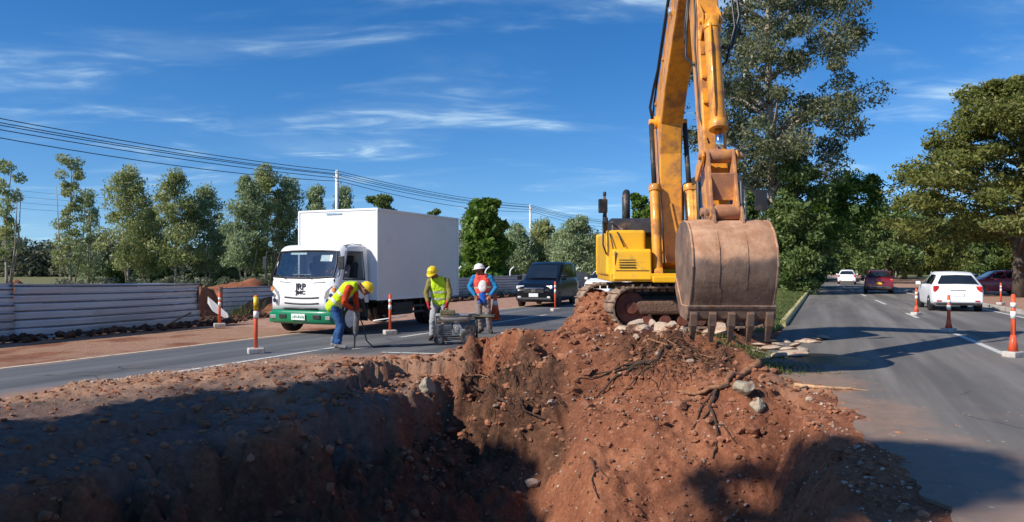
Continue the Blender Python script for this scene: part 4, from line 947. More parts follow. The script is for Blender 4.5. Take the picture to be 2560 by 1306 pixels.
fr = Matrix.Rotation(hd, 3, 'Z') @ Vector((2.35, 0.86, 0)); van_o.location = (1.73-fr.x, 30.4-fr.y, 0)
# white hatchback seen from behind on the right carriageway
hst = [(1.98, 0.28, 0.62, None, 0.70, 0), (1.88, 0.20, 0.74, None, 0.80, 0), (1.2, 0.19, 0.90, None, 0.85, 0), (0.85, 0.19, 0.95, 1.00, 0.86, 0.66), (0.15, 0.19, 0.97, 1.44, 0.87, 0.58), (-0.4, 0.19, 0.98, 1.50, 0.87, 0.60), (-1.35, 0.20, 0.98, 1.47, 0.86, 0.58), (-1.62, 0.22, 0.97, 1.38, 0.85, 0.57), (-1.93, 0.25, 0.96, 1.00, 0.83, 0.66), (-2.0, 0.30, 0.74, None, 0.81, 0), (-2.04, 0.32, 0.56, None, 0.79, 0)]
hb = dict(st=hst, paint='white_paint', hw=0.87, wr=0.30, axles=(1.22, -1.28), side=[((0.75, 0.18), (-0.22, -0.22)), ((-0.3, -0.3), (-1.12, -1.12)), ((-1.18, -1.18), (-1.62, -1.42))], front=(3, 4), rear=(8, 7),
    boxes=[('tail_lamp', 'lamp_red', (-1.95, 0.70, 0.84), (0.10, 0.20, 0.24), 0.35), ('number_plate', 'plate_white', (-2.05, 0, 0.62), (0.03, 0.40, 0.14), 0), ('bumper', 'white_paint', (-2.0, 0, 0.44), (0.16, 1.60, 0.22), 0), ('reflector', 'lamp_red', (-2.085, 0.62, 0.40), (0.02, 0.16, 0.05), 0),
           ('side_mirror', 'white_paint', (0.62, 0.95, 1.02), (0.11, 0.18, 0.14), 0), ('boot_lid_trim', 'lamp_clear', (-2.0, 0, 0.80), (0.03, 0.5, 0.04), 0), ('bumper', 'black_plastic', (-1.98, 0, 0.29), (0.14, 1.4, 0.08), 0)])
hb_o = car('hatchback', 'white hatchback seen from behind on the right carriageway beside the orange posts', 'car', (0, 0, 0), 0, hb)
hb_o.location = (17.25, 29.3, 0); hb_o.rotation_euler = (0, 0, facing(0.36, 0.933))
# red car, further on
rst = [(2.05, 0.30, 0.75, None, 0.72, 0), (1.95, 0.22, 0.88, None, 0.82, 0), (1.2, 0.22, 1.02, None, 0.88, 0), (0.85, 0.22, 1.05, 1.10, 0.9, 0.68), (0.2, 0.22, 1.08, 1.56, 0.9, 0.62), (-0.4, 0.22, 1.08, 1.62, 0.9, 0.64), (-1.5, 0.24, 1.08, 1.58, 0.89, 0.62), (-1.85, 0.26, 1.06, 1.12, 0.87, 0.68), (-2.1, 0.32, 0.98, None, 0.84, 0), (-2.14, 0.34, 0.6, None, 0.82, 0)]
rd = dict(st=rst, paint='red_paint', hw=0.90, wr=0.33, axles=(1.3, -1.3), side=[((0.75, 0.22), (-0.25, -0.25)), ((-0.33, -0.33), (-1.5, -1.3))], front=(3, 4), rear=(7, 6),
    boxes=[('tail_lamp', 'lamp_red', (-2.06, 0.74, 0.92), (0.12, 0.22, 0.2), 0.35), ('number_plate', 'yellow_plastic', (-2.15, 0, 0.72), (0.03, 0.36, 0.14), 0), ('bumper', 'black_plastic', (-2.1, 0, 0.42), (0.16, 1.6, 0.18), 0), ('side_mirror', 'red_paint', (0.6, 0.98, 1.12), (0.11, 0.18, 0.15), 0), ('bumper_strip', 'chrome', (-2.16, 0, 0.52), (0.03, 1.2, 0.03), 0)])
rd_o = car('red_suv', 'dark red car driving away on the right carriageway ahead of the white hatchback', 'car', (0, 0, 0), 0, rd)
rd_o.scale = (0.95, 0.93, 0.93); rd_o.location = (24.0, 48.5, 0); rd_o.rotation_euler = (0, 0, UR)
w2 = dup(hb_o, (34.4, 76.0, 0), UR, 'white car driving away under the median trees, left of the dark red car', 1.0)
w3 = dup(hb_o, (51.0, 106.0, 0), UR, 'white car far along the right carriageway, just behind the thin white post', 1.0)
for p_, q_, l_ in ((68.0, 118.0, 'tiny distant white car near the far bend, right of the dark red car'), (92.0, 148.0, 'distant white car parked by the roadside trees above the hatchback')):
    dup(hb_o, (p_, q_, 0), UR, l_)
sd = dict(hb); sd['paint'] = 'purple_paint'; sd['boxes'] = [b_ if b_[1] != 'white_paint' else (b_[0], 'purple_paint')+b_[2:] for b_ in hb['boxes']]
s_o = car('parked_car', 'dull purple car standing on the verge at the right edge of the picture', 'car', (0, 0, 0), 0, sd); s_o.location = (30.7, 47.0, 0); s_o.rotation_euler = (0, 0, R(170))
sd = dict(hb); s2 = dup(hb_o, (5.55, 44.8, 0), hd, 'white car following the black van, half hidden by the earth heap')
s3 = dup(hb_o, (7.9, 52.0, 0), hd, 'second white car behind the black van, mostly hidden by the excavator')
# ------------------------------------------------------------ truck
def truck():
    t = thing('box_truck', 'white box truck with green bumper waiting behind the workers', 'truck', (-4.54, 19.23, 0), facing(-0.423, -0.906))
    # cargo box
    mb = MB(); mb.span((-4.15, -1.25, 0.80), (0, 1.25, 3.12)); bx = mb.build('cargo_box', 'box_panel', t, 0.02)
    mb = MB(); mb.span((0.0, -1.24, 0.84), (0.006, 1.24, 3.09)); mb.build('front_wall', 'white_paint', bx)
    mb = MB()
    for (y, z) in ((-1.25, 3.12), (1.25, 3.12), (-1.25, 0.82), (1.25, 0.82)): mb.box((-2.07, y*1.004, z-0.02*(1 if z > 2 else 0)), (4.17, 0.05, 0.06))
    for x in (0.002, -4.152):
        for y in (-1.25, 1.25): mb.box((x, y*1.002, 1.96), (0.05, 0.05, 2.30))
        mb.box((x, 0, 3.11), (0.05, 2.48, 0.05)); mb.box((x, 0, 0.83), (0.05, 2.48, 0.05))
    mb.build('box_trim', 'white_paint', bx, 0.006)
    mb = MB(); mb.box((0.03, -0.1, 3.03), (0.02, 0.5, 0.035)); mb.build('marker_lamp', 'lamp_clear', bx)
    mb = MB()
    for y in (-0.4, 0.4): mb.span((-4.1, y-0.04, 0.55), (1.1, y+0.04, 0.76))
    for x in (-3.8, -2.6, -1.4, -0.3): mb.span((x-0.04, -1.2, 0.72), (x+0.04, 1.2, 0.80))
    mb.build('chassis', 'black_plastic', t, 0.01)
    mb = MB(); mb.span((-1.9, 0.55, 0.36), (-0.9, 1.12, 0.72)); mb.build('fuel_tank', 'black_plastic', t, 0.06, 3)
    mb = MB(); mb.span((-1.2, -1.1, 0.36), (-0.5, -0.6, 0.7)); mb.build('battery_box', 'black_plastic', t, 0.03)
    mb = MB()
    for z in (0.42, 0.58): mb.span((-2.35, 1.16, z-0.03), (-0.55, 1.19, z+0.03))
    for x in (-2.2, -0.7): mb.span((x-0.02, 1.1, 0.4), (x+0.02, 1.17, 0.78))
    mb.build('side_guard', 'black_plastic', t)
    for y in (1.05, -1.05):
        mb = MB(); mb.box((-3.62, y, 0.45), (0.02, 0.34, 0.5)); mb.build('mud_flap', 'rubber', t)
        mb = MB(); mb.box((0.16, y*0.86, 0.5), (0.03, 0.34, 0.42)); mb.build('mud_flap', 'rubber', t)
    wheel(t, 0.70, 0.86, 0.38, 0.38, 0.22, rim='white_paint'); wheel(t, 0.70, -0.86, 0.38, 0.38, 0.22, rim='white_paint')
    for y in (0.98, 0.72, -0.98, -0.72): wheel(t, -3.05, y, 0.38, 0.38, 0.22, rim='white_paint')
    mb = MB(); mb.span((-4.2, -0.9, 0.38), (-4.12, 0.9, 0.5)); mb.build('rear_bar', 'black_plastic', t)
    # cab shell with real openings
    prof = [(1.36, 0.60), (1.365, 0.80), (1.36, 1.10), (1.345, 1.30), (1.335, 1.38), (1.12, 2.03), (1.08, 2.10), (0.98, 2.165), (0.80, 2.20), (0.12, 2.22), (0.08, 2.18), (0.08, 0.75)]
    ysn = [-1.05, -1.035, -0.99, -0.93, -0.6, -0.2, 0.2, 0.6, 0.93, 0.99, 1.035, 1.05]
    def cp(x, z, y):
        k = abs(y)/1.05; tw = 1-0.055*max(0, (z-1.35))/0.85
        dx = -0.16*max(0, (k-0.80)/0.20)**2.2 if x > 0.9 else 0
        dz = -0.07*max(0, (k-0.82)/0.18)**2 if z > 2.08 else 0
        return (x+dx, y*tw, z+dz)
    mb = MB(); ring = [[cp(x, z, y) for x, z in prof] for y in ysn]; m = len(prof); vs = [v for r_ in ring for v in r_]; fs = []
    for k in range(len(ysn)-1):
        for i in range(m-1):
            if i == 4 and 3 <= k <= 7: continue
            if i == 10 and 4 <= k <= 6: pass
            fs.append((k*m+i, k*m+i+1, (k+1)*m+i+1, (k+1)*m+i))
    mb.add(vs, fs, True)
    for sy in (1, -1):
        def q(x, z): 
            c = cp(x, z, 1.05*sy); return c
        def poly(pts): mb.add([q(*p) for p in pts], [tuple(range(len(pts)))], False)
        poly([(1.12, 2.03), (1.335, 1.38), (1.27, 1.38), (1.04, 2.00)])      # front pillar
        poly([(1.08, 2.10), (1.12, 2.03), (1.04, 2.0), (0.30, 2.0), (0.12, 2.22), (0.80, 2.2), (0.98, 2.165)])
        poly([(0.12, 2.22), (0.30, 2.0), (0.26, 1.32), (0.08, 0.75), (0.08, 2.18)])
        poly([(1.335, 1.38), (1.345, 1.30), (1.36, 1.10), (1.365, 0.8), (1.36, 0.6), (1.20, 0.6), (1.14, 0.78), (1.14, 1.32), (1.27, 1.38)])
        poly([(0.26, 1.32), (0.30, 1.32), (0.30, 0.90), (0.22, 0.75), (0.08, 0.75)])
    cab = mb.build('cab', 'white_paint', t)
    sol = cab.modifiers.new('sol', 'SOLIDIFY'); sol.thickness = 0.025; sol.offset = -1
    # doors
    for sy in (1, -1):
        mb = MB(); pts = [(1.14, 0.98), (1.14, 1.32), (1.27, 1.38), (0.26, 1.34), (0.30, 0.90), (0.36, 0.84), (0.52, 0.88), (0.70, 0.90), (0.95, 0.92)]
        vs = [cp(x, z, 1.052*sy) for x, z in pts]; v2 = [(v[0], v[1]-sy*0.04, v[2]) for v in vs]; k = len(pts)
        mb.add(vs+v2, [(i, (i+1) % k, k+(i+1) % k, k+i) for i in range(k)]+[tuple(range(k)), tuple(range(2*k-1, k-1, -1))]); d = mb.build('door', 'white_paint', t)
        mb = MB(); mb.box((0.44, 1.065*sy, 1.22), (0.16, 0.03, 0.035)); mb.build('handle', 'black_plastic', d, 0.008)
        mb = MB(); w_ = [(1.26, 1.36), (1.04, 1.99), (0.30, 2.0), (0.27, 1.35)]; o_ = [(1.30, 1.33), (1.05, 2.03), (0.27, 2.03), (0.23, 1.31)]
        a = [cp(x, z, 1.056*sy) for x, z in w_]; b_ = [cp(x, z, 1.056*sy) for x, z in o_]
        mb.add(a+b_, [(i, (i+1) % 4, 4+(i+1) % 4, 4+i) for i in range(4)]); mb.build('window_seal', 'black_plastic', d)
        if sy < 0:
            mb = MB(); mb.add([cp(x, z, 1.05*sy) for x, z in w_], [(0, 1, 2, 3)]); mb.build('window', 'glass', d)
        # wheel arch flare
        mb = MB(); rows = []
        for i in range(13):
            a_ = math.pi*i/12; rows.append([(0.70+rr*math.cos(a_), yy*sy, 0.40+rr*math.sin(a_)) for rr, yy in ((0.46, 0.72), (0.46, 1.07), (0.52, 1.07), (0.54, 1.045))])
        mb.grid(rows); mb.build('wheel_arch', 'black_plastic', t)
        mb = MB(); mb.box((1.22, 1.0*sy, 0.40), (0.22, 0.12, 0.26)); mb.build('step', 'green_paint', t, 0.02)
    # windscreen
    mb = MB(); rows = []
    for y in (-0.94, -0.6, -0.2, 0.2, 0.6, 0.94):
        a = cp(1.335, 1.38, y); b_ = cp(1.12, 2.03, y); rows.append([a, b_])
    mb.grid(rows); mb.build('windscreen', 'glass', t)
    mb = MB()
    def ws(y, f, e=0.012):
        a = Vector(cp(1.335, 1.38, y)); b_ = Vector(cp(1.12, 2.03, y)); return a.lerp(b_, f)+Vector((e, 0, 0.004))
    mb.tube([ws(-0.93, 0.03), ws(-0.5, 0.0), ws(0, -0.01), ws(0.5, 0.0), ws(0.93, 0.03), ws(0.95, 0.5), ws(0.93, 0.97), ws(0.5, 1.0), ws(0, 1.01), ws(-0.5, 1.0), ws(-0.93, 0.97), ws(-0.95, 0.5), ws(-0.93, 0.03)], 0.022, 6)
    mb.build('windscreen_seal', 'black_plastic', t)
    for y in (-0.5, 0.3):
        mb = MB(); mb.tube([ws(y, -0.04, 0.03), ws(y-0.25, 0.10, 0.03), ws(y-0.5, 0.04, 0.025)], 0.01, 5); mb.build('wiper', 'black_plastic', t)
    mb = MB(); a = ws(0.1, 0.08, -0.05); mb.box((1.16, -0.1, 1.44), (0.16, 0.5, 0.012), (0, R(-12), R(8))); mb.build('dash_paper', 'cloth_white', t)
    mb = MB(); mb.box(ws(0.62, 0.72, -0.02), (0.012, 0.34, 0.16), (0, R(-18), 0)); mb.build('windscreen_sticker', 'plate_white', t)
    mb = MB(); mb.box(ws(-0.3, 0.90, -0.02), (0.012, 0.50, 0.05), (0, R(-18), 0)); mb.build('sun_visor', 'plate_white', t)
    # interior
    mb = MB(); mb.prism([(1.30, 0.9), (1.32, 1.36), (1.0, 1.40), (0.92, 1.2), (1.0, 0.9)], 'y', -0.96, 0.96); mb.build('dashboard', 'dark_interior', t, 0.03)
    for y in (0.52, -0.5):
        mb = MB(); mb.span((0.25, y-0.26, 0.95), (0.75, y+0.26, 1.10)); mb.box((0.22, y, 1.42), (0.12, 0.5, 0.66), (0, R(-8), 0)); mb.box((0.19, y, 1.84), (0.09, 0.26, 0.18)); mb.build('seat', 'seat_fabric', t, 0.04, 3)
    mb = MB(); rows = []
    c = Vector((0.86, 0.52, 1.42))
    pts = []
    for k in range(21):
        a = 2*math.pi*k/20; pts.append(c+Vector((0.10*math.sin(a), 0.2*math.cos(a), 0.17*math.sin(a))))
    mb.tube(pts, 0.015, 6); mb.tube([c, (1.05, 0.52, 1.2)], 0.025, 6); mb.box(c, (0.03, 0.3, 0.05)); mb.build('steering_wheel', 'black_plastic', t)
    mb = MB(); mb.span((0.1, -1.0, 0.78), (1.28, 1.0, 0.88)); mb.build('cab_floor', 'dark_interior', t)
    # front face details
    def fp(y, z, e=0.0):
        x = float(np.interp(z, [0.6, 0.8, 1.1, 1.3, 1.38], [1.36, 1.365, 1.36, 1.345, 1.335])); c_ = cp(x, z, y); return (c_[0]+e, c_[1], c_[2])
    for sy in (1, -1):
        mb = MB(); outline = [(0.72, 0.70), (0.69, 0.90), (0.74, 1.05), (0.90, 1.18), (0.985, 1.20), (1.02, 0.95), (1.0, 0.68)]
        f = [fp(sy*y, z, 0.012) for y, z in outline]; b_ = [fp(sy*y, z, -0.05) for y, z in outline]; k = len(f)
        mb.add(f+b_, [(i, (i+1) % k, k+(i+1) % k, k+i) for i in range(k)]+[tuple(range(k))]); h = mb.build('headlight', 'lamp_clear', t)
        for (y, z, r_) in ((0.82, 0.82, 0.055), (0.90, 0.96, 0.05)):
            mb = MB(); p = fp(sy*y, z, 0.014); mb.cyl(p, (p[0]+0.02, p[1], p[2]), r_, n=16); mb.build('bulb', 'chrome', h)
        mb = MB(); p = fp(sy*0.95, 1.10, 0.012); mb.box(p, (0.03, 0.07, 0.10)); mb.build('indicator', 'lamp_amber', h)
    for z, w in ((0.90, 1.05), (0.76, 1.05)):
        mb = MB(); mb.tube([fp(-w/2, z, 0.004), fp(-w/4, z-0.015, 0.006), fp(0, z-0.02, 0.006), fp(w/4, z-0.015, 0.006), fp(w/2, z, 0.004)], 0.018, 6); mb.build('grille', 'black_plastic', t)
    mb = MB(); mb.tube([fp(-0.7, 1.28, 0.002), fp(-0.35, 1.25, 0.002)], 0.007, 5); mb.tube([fp(0.35, 1.25, 0.002), fp(0.7, 1.28, 0.002)], 0.007, 5); mb.build('panel_gap', 'black_plastic', t)
    # bumper
    mb = MB(); rows = []
    for y in (-1.07, -1.05, -0.98, -0.88, -0.5, 0, 0.5, 0.88, 0.98, 1.05, 1.07):
        dx = -0.24*max(0, (abs(y)-0.78)/0.29)**2
        rows.append([(1.0 if abs(y) > 1.06 else 1.20+dx, y, 0.27), (1.38+dx, y, 0.26), (1.43+dx, y, 0.32), (1.44+dx, y, 0.52), (1.42+dx, y, 0.585), (1.30+dx, y, 0.60)])
    mb.grid(rows); bp_ = mb.build('bumper', 'green_paint', t); sl = bp_.modifiers.new('sol', 'SOLIDIFY'); sl.thickness = 0.02
    mb = MB(); mb.tube([(1.40, -0.52, 0.625), (1.40, 0.52, 0.625)], 0.022, 6); mb.build('bumper_gap', 'black_plastic', bp_)
    for y in (-0.52, 0.52):
        mb = MB(); mb.box((1.445, y, 0.44), (0.02, 0.22, 0.10)); mb.build('air_intake', 'black_plastic', bp_, 0.008)
    for y in (-0.84, 0.84):
        mb = MB(); mb.box((1.425, y, 0.42), (0.03, 0.16, 0.09), (0, 0, -0.2*(1 if y > 0 else -1))); mb.build('fog_lamp', 'lamp_clear', bp_, 0.01)
    mb = MB(); mb.box((1.465, -0.02, 0.43), (0.014, 0.42, 0.15)); pl = mb.build('number_plate', 'plate_white', bp_, 0.004)
    mb = MB(); rnd = random.Random(4); y = -0.18
    while y < 0.15:
        w = rnd.uniform(0.012, 0.03); mb.box((1.474, y, 0.43+rnd.uniform(-0.01, 0.01)), (0.003, w, rnd.uniform(0.03, 0.07))); y += w+0.02
    mb.build('plate_mark', 'green_paint', pl)
    # emblem letters on the front panel
    def text(s_, size, y, z, e=0.02, sx=1.0):
        cu = bpy.data.curves.new('badge', 'FONT'); cu.body = s_; cu.size = size; cu.extrude = 0.004; cu.align_x = 'CENTER'; cu.align_y = 'CENTER'; cu.offset = 0.004
        o = bpy.data.objects.new('badge', cu); scene.collection.objects.link(o); bpy.context.view_layer.update()
        me = bpy.data.meshes.new_from_object(o.evaluated_get(bpy.context.evaluated_depsgraph_get())); scene.collection.objects.unlink(o); bpy.data.objects.remove(o)
        me.materials.clear(); me.materials.append(MATS['logo_black']); o = bpy.data.objects.new('badge', me); scene.collection.objects.link(o); o.parent = t
        o.rotation_euler = (R(90), 0, R(90)); o.location = (fp(y, z)[0]+e, y, z); o.scale = (sx, 1, 1)
    text('JRP', 0.22, -0.03, 1.155, 0.012, 1.0); text('JMC', 0.12, -0.03, 1.015, 0.012, 1.35)
    # mirrors
    for sy in (1, -1):
        mb = MB(); mb.tube([(1.22, 0.98*sy, 2.0), (1.34, 1.12*sy, 2.02), (1.34, 1.16*sy, 1.75)], 0.014, 6); mb.tube([(1.28, 1.02*sy, 1.40), (1.36, 1.14*sy, 1.45), (1.34, 1.16*sy, 1.75)], 0.014, 6)
        a = mb.build('mirror_arm', 'black_plastic', t); mb = MB(); mb.box((1.34, 1.18*sy, 1.74), (0.05, 0.15, 0.32), (0, 0, 0.2*sy)); mb.build('mirror', 'black_plastic', t, 0.02)
    mb = MB(); mb.tube([cp(0.2, 2.23, 0.98), cp(0.6, 2.24, 0.98), cp(1.0, 2.19, 0.98)], 0.01, 5); mb.build('rain_gutter', 'black_plastic', t)
    return t
truck()

mat('tape_silver', (0.62, 0.64, 0.52), 0.35, 0.2, 0.1, 9)
# ------------------------------------------------------------ people
def remesh(mb, name, matname, parent, vox=0.012, wr=0.0, wsc=9.0, smooth=4):
    o = mb.build(name, matname, None)
    r = o.modifiers.new('r', 'REMESH'); r.mode = 'VOXEL'; r.voxel_size = vox; r.use_smooth_shade = True
    s_ = o.modifiers.new('s', 'SMOOTH'); s_.iterations = smooth; s_.factor = 0.5
    bpy.context.view_layer.update()
    me = bpy.data.meshes.new_from_object(o.evaluated_get(bpy.context.evaluated_depsgraph_get())); me.name = name
    o.modifiers.clear(); o.data = me; o.parent = parent
    if wr:
        n = len(me.vertices); co = np.empty(n*3); me.vertices.foreach_get('co', co); no = np.empty(n*3); me.vertices.foreach_get('normal', no)
        co = co.reshape(-1, 3); no = no.reshape(-1, 3)
        w = np.array([noise.noise(Vector((c[0]*wsc, c[1]*wsc, c[2]*wsc*1.9))) + 0.5*noise.noise(Vector((c[0]*wsc*2.3+5, c[1]*wsc*2.3, c[2]*wsc*4))) for c in co])
        me.vertices.foreach_set('co', (co+no*(w*wr)[:, None]).ravel()); me.update()
    return o
def chain(mb, pts, rr, n=12):
    P_ = [Vector(p) for p in pts]; fine, fr_ = [], []
    for k in range(len(P_)-1):
        m_ = 5
        for i in range(m_): fine.append(P_[k].lerp(P_[k+1], i/m_)); fr_.append(rr[k]+(rr[k+1]-rr[k])*i/m_)
    fine.append(P_[-1]); fr_.append(rr[-1])
    mb.tube(fine, fr_, n)
    for p, r in zip(P_, rr): mb.ell(p, (r, r, r), 12, 8)
def hand(mb, w, d, palm_n, side, grip=0.5, s=1.0):
    """wrist w, direction d, palm normal (towards the palm side), side=+1 thumb on one side"""
    w = Vector(w); d = Vector(d).normalized(); pn = Vector(palm_n); pn = (pn-d*pn.dot(d)).normalized(); lat = d.cross(pn)*side
    c = w+d*0.05*s
    rot = Matrix((d, lat, pn)).transposed()
    mb.ell(c, (0.055*s, 0.042*s, 0.018*s), 12, 8, rot)
    for k, (o_, L_) in enumerate(((0.032, 0.070), (0.011, 0.080), (-0.011, 0.075), (-0.032, 0.060))):
        b = w+d*0.092*s+lat*o_*s; pts = [b]; dir_ = d.copy(); p = b
        for j, fr_ in enumerate((0.42, 0.33, 0.25)):
            ang = grip*(0.7+0.45*j); dir_ = (Matrix.Rotation(ang, 3, -lat*side if False else lat.cross(pn).cross(pn)) @ dir_) if False else (dir_*math.cos(ang)+pn*math.sin(ang)).normalized()
            pn2 = (pn*math.cos(ang)-dir_*0) ; p = p+dir_*L_*fr_*s; pts.append(p)
        mb.tube(pts, [0.0115*s, 0.011*s, 0.010*s, 0.0085*s], 8)
    b = w+d*0.03*s+lat*0.036*s
    mb.tube([b, b+(d*0.6+lat*0.7)*0.035*s, b+(d*0.95+lat*0.55+pn*0.4)*0.055*s], [0.015*s, 0.012*s, 0.010*s], 8)
def person(label, loc, rz, J, wear, helmet=None, face_dir=(0, -1, 0), up=(0, 0, 1), scale=1.0, hands=True, grip=0.8):
    t = thing('person', label, 'person', loc, rz); t.scale = (scale,)*3
    V3 = Vector; body = MB()
    hd_, nk = V3(J['head']), V3(J['neck']); fd = V3(face_dir).normalized(); upv = V3(up); upv = (upv-fd*upv.dot(fd)).normalized(); rt = fd.cross(upv)
    rot = Matrix((rt, fd, upv)).transposed()
    def hp(x, y, z): return hd_+rot @ V3((x, y, z))
    chest = V3(J['chest']); pel = V3(J['pelvis']); wst = pel.lerp(chest, 0.45)
    latv = (V3(J['shL'])-V3(J['shR'])).normalized()
    # torso as wide tubes side by side, then fused
    def torso(mb, g, top=True, zlo=0.0):
        for k in (-1, 0, 1):
            chain(mb, [pel.lerp(chest, zlo)+latv*0.075*k, wst+latv*0.065*k, chest+latv*0.085*k, nk.lerp(chest, 0.45)+latv*0.07*k], [0.105+g, 0.10+g, 0.115+g, 0.085+g])
        if top: chain(mb, [J['shL'], nk.lerp(chest, 0.3), J['shR']], [0.062+g, 0.07+g, 0.062+g])
    torso(body, -0.012)
    for s_ in 'LR':
        chain(body, [J['sh'+s_], J['el'+s_], J['wr'+s_]], [0.050, 0.040, 0.026])
        chain(body, [J['hip'+s_], J['kn'+s_], J['an'+s_]], [0.080, 0.052, 0.036])
        chain(body, [J['an'+s_], J['toe'+s_]], [0.035, 0.025])
        if hands:
            w = V3(J['wr'+s_]); d = (w-V3(J['el'+s_])).normalized()
            if 'hd'+s_ in J: d = V3(J['hd'+s_])
            hand(body, w+d*0.01, d, J.get('pn'+s_, (0, 1, 0)), 1 if s_ == 'L' else -1, grip)
    chain(body, [nk.lerp(chest, 0.3), nk, hd_-upv*0.07], [0.06, 0.052, 0.05])
    body.ell(hp(0, -0.01, 0.02), (0.075, 0.095, 0.105), 20, 14, rot); body.ell(hp(0, 0.02, -0.05), (0.056, 0.068, 0.068), 16, 10, rot)
    body.ell(hp(0, 0.092, -0.012), (0.013, 0.020, 0.026), 10, 8, rot); body.ell(hp(0, 0.078, -0.062), (0.022, 0.012, 0.010), 10, 6, rot)
    body.ell(hp(0, 0.070, 0.028), (0.055, 0.02, 0.012), 10, 6, rot); body.ell(hp(0, 0.06, -0.10), (0.026, 0.022, 0.02), 10, 6, rot)
    for sx in (-1, 1): body.ell(hp(sx*0.076, -0.005, -0.005), (0.010, 0.022, 0.032), 8, 6, rot)
    bo = remesh(body, 'body', wear.get('skin', 'skin'), t, 0.011, smooth=2)
    for sx in (-1, 1):
        m_ = MB(); m_.ell(hp(sx*0.030, 0.078, 0.006), (0.012, 0.008, 0.008), 10, 6, rot); m_.build('eye', 'eye_white', t)
        m_ = MB(); m_.ell(hp(sx*0.030, 0.085, 0.006), (0.005, 0.003, 0.005), 8, 6, rot); m_.build('eyebrow' if False else 'pupil', 'hair', t)
    m_ = MB(); m_.ell(hp(0, 0.0785, -0.060), (0.022, 0.0135, 0.008), 10, 6, rot); m_.build('mouth', 'lips', t)
    m_ = MB(); m_.ell(hp(0, -0.026, 0.035), (0.082, 0.092, 0.098), 18, 12, rot); m_.build('hair', 'hair', t)
    if 'trousers' in wear:
        m_ = MB()
        for s_ in 'LR':
            chain(m_, [J['hip'+s_], J['kn'+s_], V3(J['an'+s_]).lerp(V3(J['kn'+s_]), 0.12)], [0.105, 0.078, 0.070])
        for k in (-1, 0, 1): chain(m_, [pel+latv*0.07*k, pel.lerp(wst, 0.5)+latv*0.07*k], [0.115, 0.108])
        remesh(m_, 'trousers', wear['trousers'], t, 0.014, 0.010)
    if 'shirt' in wear:
        m_ = MB(); torso(m_, 0.002, zlo=0.02)
        for s_ in 'LR': chain(m_, [J['sh'+s_], J['el'+s_], V3(J['wr'+s_]).lerp(V3(J['el'+s_]), 0.08)], [0.072, 0.060, 0.044])
        remesh(m_, 'shirt', wear['shirt'], t, 0.014, 0.009)
    if 'vest' in wear:
        m_ = MB()
        for k in (-1, 0, 1):
            chain(m_, [pel.lerp(chest, -0.08)+latv*0.078*k, wst+latv*0.075*k, chest+latv*0.088*k, nk.lerp(chest, 0.42)+latv*0.075*k], [0.130, 0.122, 0.132, 0.094])
        remesh(m_, 'vest', wear['vest'], t, 0.014, 0.008)
    if 'vest' in wear:
        vest_o = [c for c in t.children if c.name.startswith('vest')][0]; vm = vest_o.data; dirn = (chest-pel).normalized(); L_ = (chest-pel).length
        for f0 in (0.20, 0.62):
            m_ = MB(); sel = [p_ for p_ in vm.polygons if abs((V3(p_.center)-pel).dot(dirn)/L_-f0) < 0.055]
            mp_ = {}; vs_ = []; fs_ = []
            for p_ in sel:
                f_ = []
                for i_ in p_.vertices:
                    if i_ not in mp_: mp_[i_] = len(vs_); v_ = vm.vertices[i_]; vs_.append(v_.co+v_.normal*0.004)
                    f_.append(mp_[i_])
                fs_.append(tuple(f_))
            if fs_: m_.add(vs_, fs_, True); m_.build('reflective_band', 'tape_silver', vest_o)
    if 'patch' in wear:
        c, n_, sz, mt = wear['patch']; m_ = MB(); n_ = V3(n_).normalized(); u_ = V3((0, 0, 1)); u_ = (u_-n_*u_.dot(n_)).normalized(); r_ = Matrix((n_.cross(u_), n_, u_)).transposed()
        m_.ell(c, sz, 16, 10, r_); m_.build('bib', mt, t)
    for s_ in 'LR':
        m_ = MB(); an, toe = V3(J['an'+s_]), V3(J['toe'+s_]); chain(m_, [an+V3((0, 0, 0.10)), an+V3((0, 0, 0.0)), an.lerp(toe, 0.5)+V3((0, 0, -0.01)), toe], [0.058, 0.058, 0.050, 0.040])
        heel = an-(toe-an).normalized()*0.035; m_.ell(heel-V3((0, 0, 0.03)), (0.045, 0.045, 0.035))
        b_ = remesh(m_, 'boot', wear['boot'], t, 0.012)
        if 'glove' in wear:
            m_ = MB(); w = V3(J['wr'+s_]); d = (w-V3(J['el'+s_])).normalized(); d = V3(J['hd'+s_]) if 'hd'+s_ in J else d
            hand(m_, w+d*0.008, d, J.get('pn'+s_, (0, 1, 0)), 1 if s_ == 'L' else -1, grip, 1.18); chain(m_, [w-d*0.07, w+d*0.02], [0.045, 0.034]); remesh(m_, 'glove', wear['glove'], t, 0.010)
    if helmet:
        m_ = MB(); rows = []
        for k in range(9):
            ph = math.pi/2*k/8; rows.append([hp(0.112*math.cos(ph)*math.cos(a), -0.012+0.132*math.cos(ph)*math.sin(a), 0.042+0.118*math.sin(ph)) for a in [2*math.pi*i/24 for i in range(24)]])
        m_.grid(rows, close=True)
        brim = []
        for rr_, dz in ((1.0, 0.0), (1.14, -0.012), (1.15, -0.02), (0.98, -0.012)):
            brim.append([hp(0.112*rr_*math.cos(a), -0.012+(0.132*rr_+(0.035 if math.sin(a) > 0 else 0)*max(0, math.sin(a))*(rr_ > 1))*math.sin(a), 0.042+dz) for a in [2*math.pi*i/24 for i in range(24)]])
        m_.grid(brim, close=True)
        for yy in (-0.035, 0, 0.035):
            m_.tube([hp(yy, 0.10, 0.11), hp(yy, 0.0, 0.163 if yy == 0 else 0.158), hp(yy, -0.11, 0.10)], 0.008, 6)
        hm = m_.build('helmet', helmet, t)
    return t
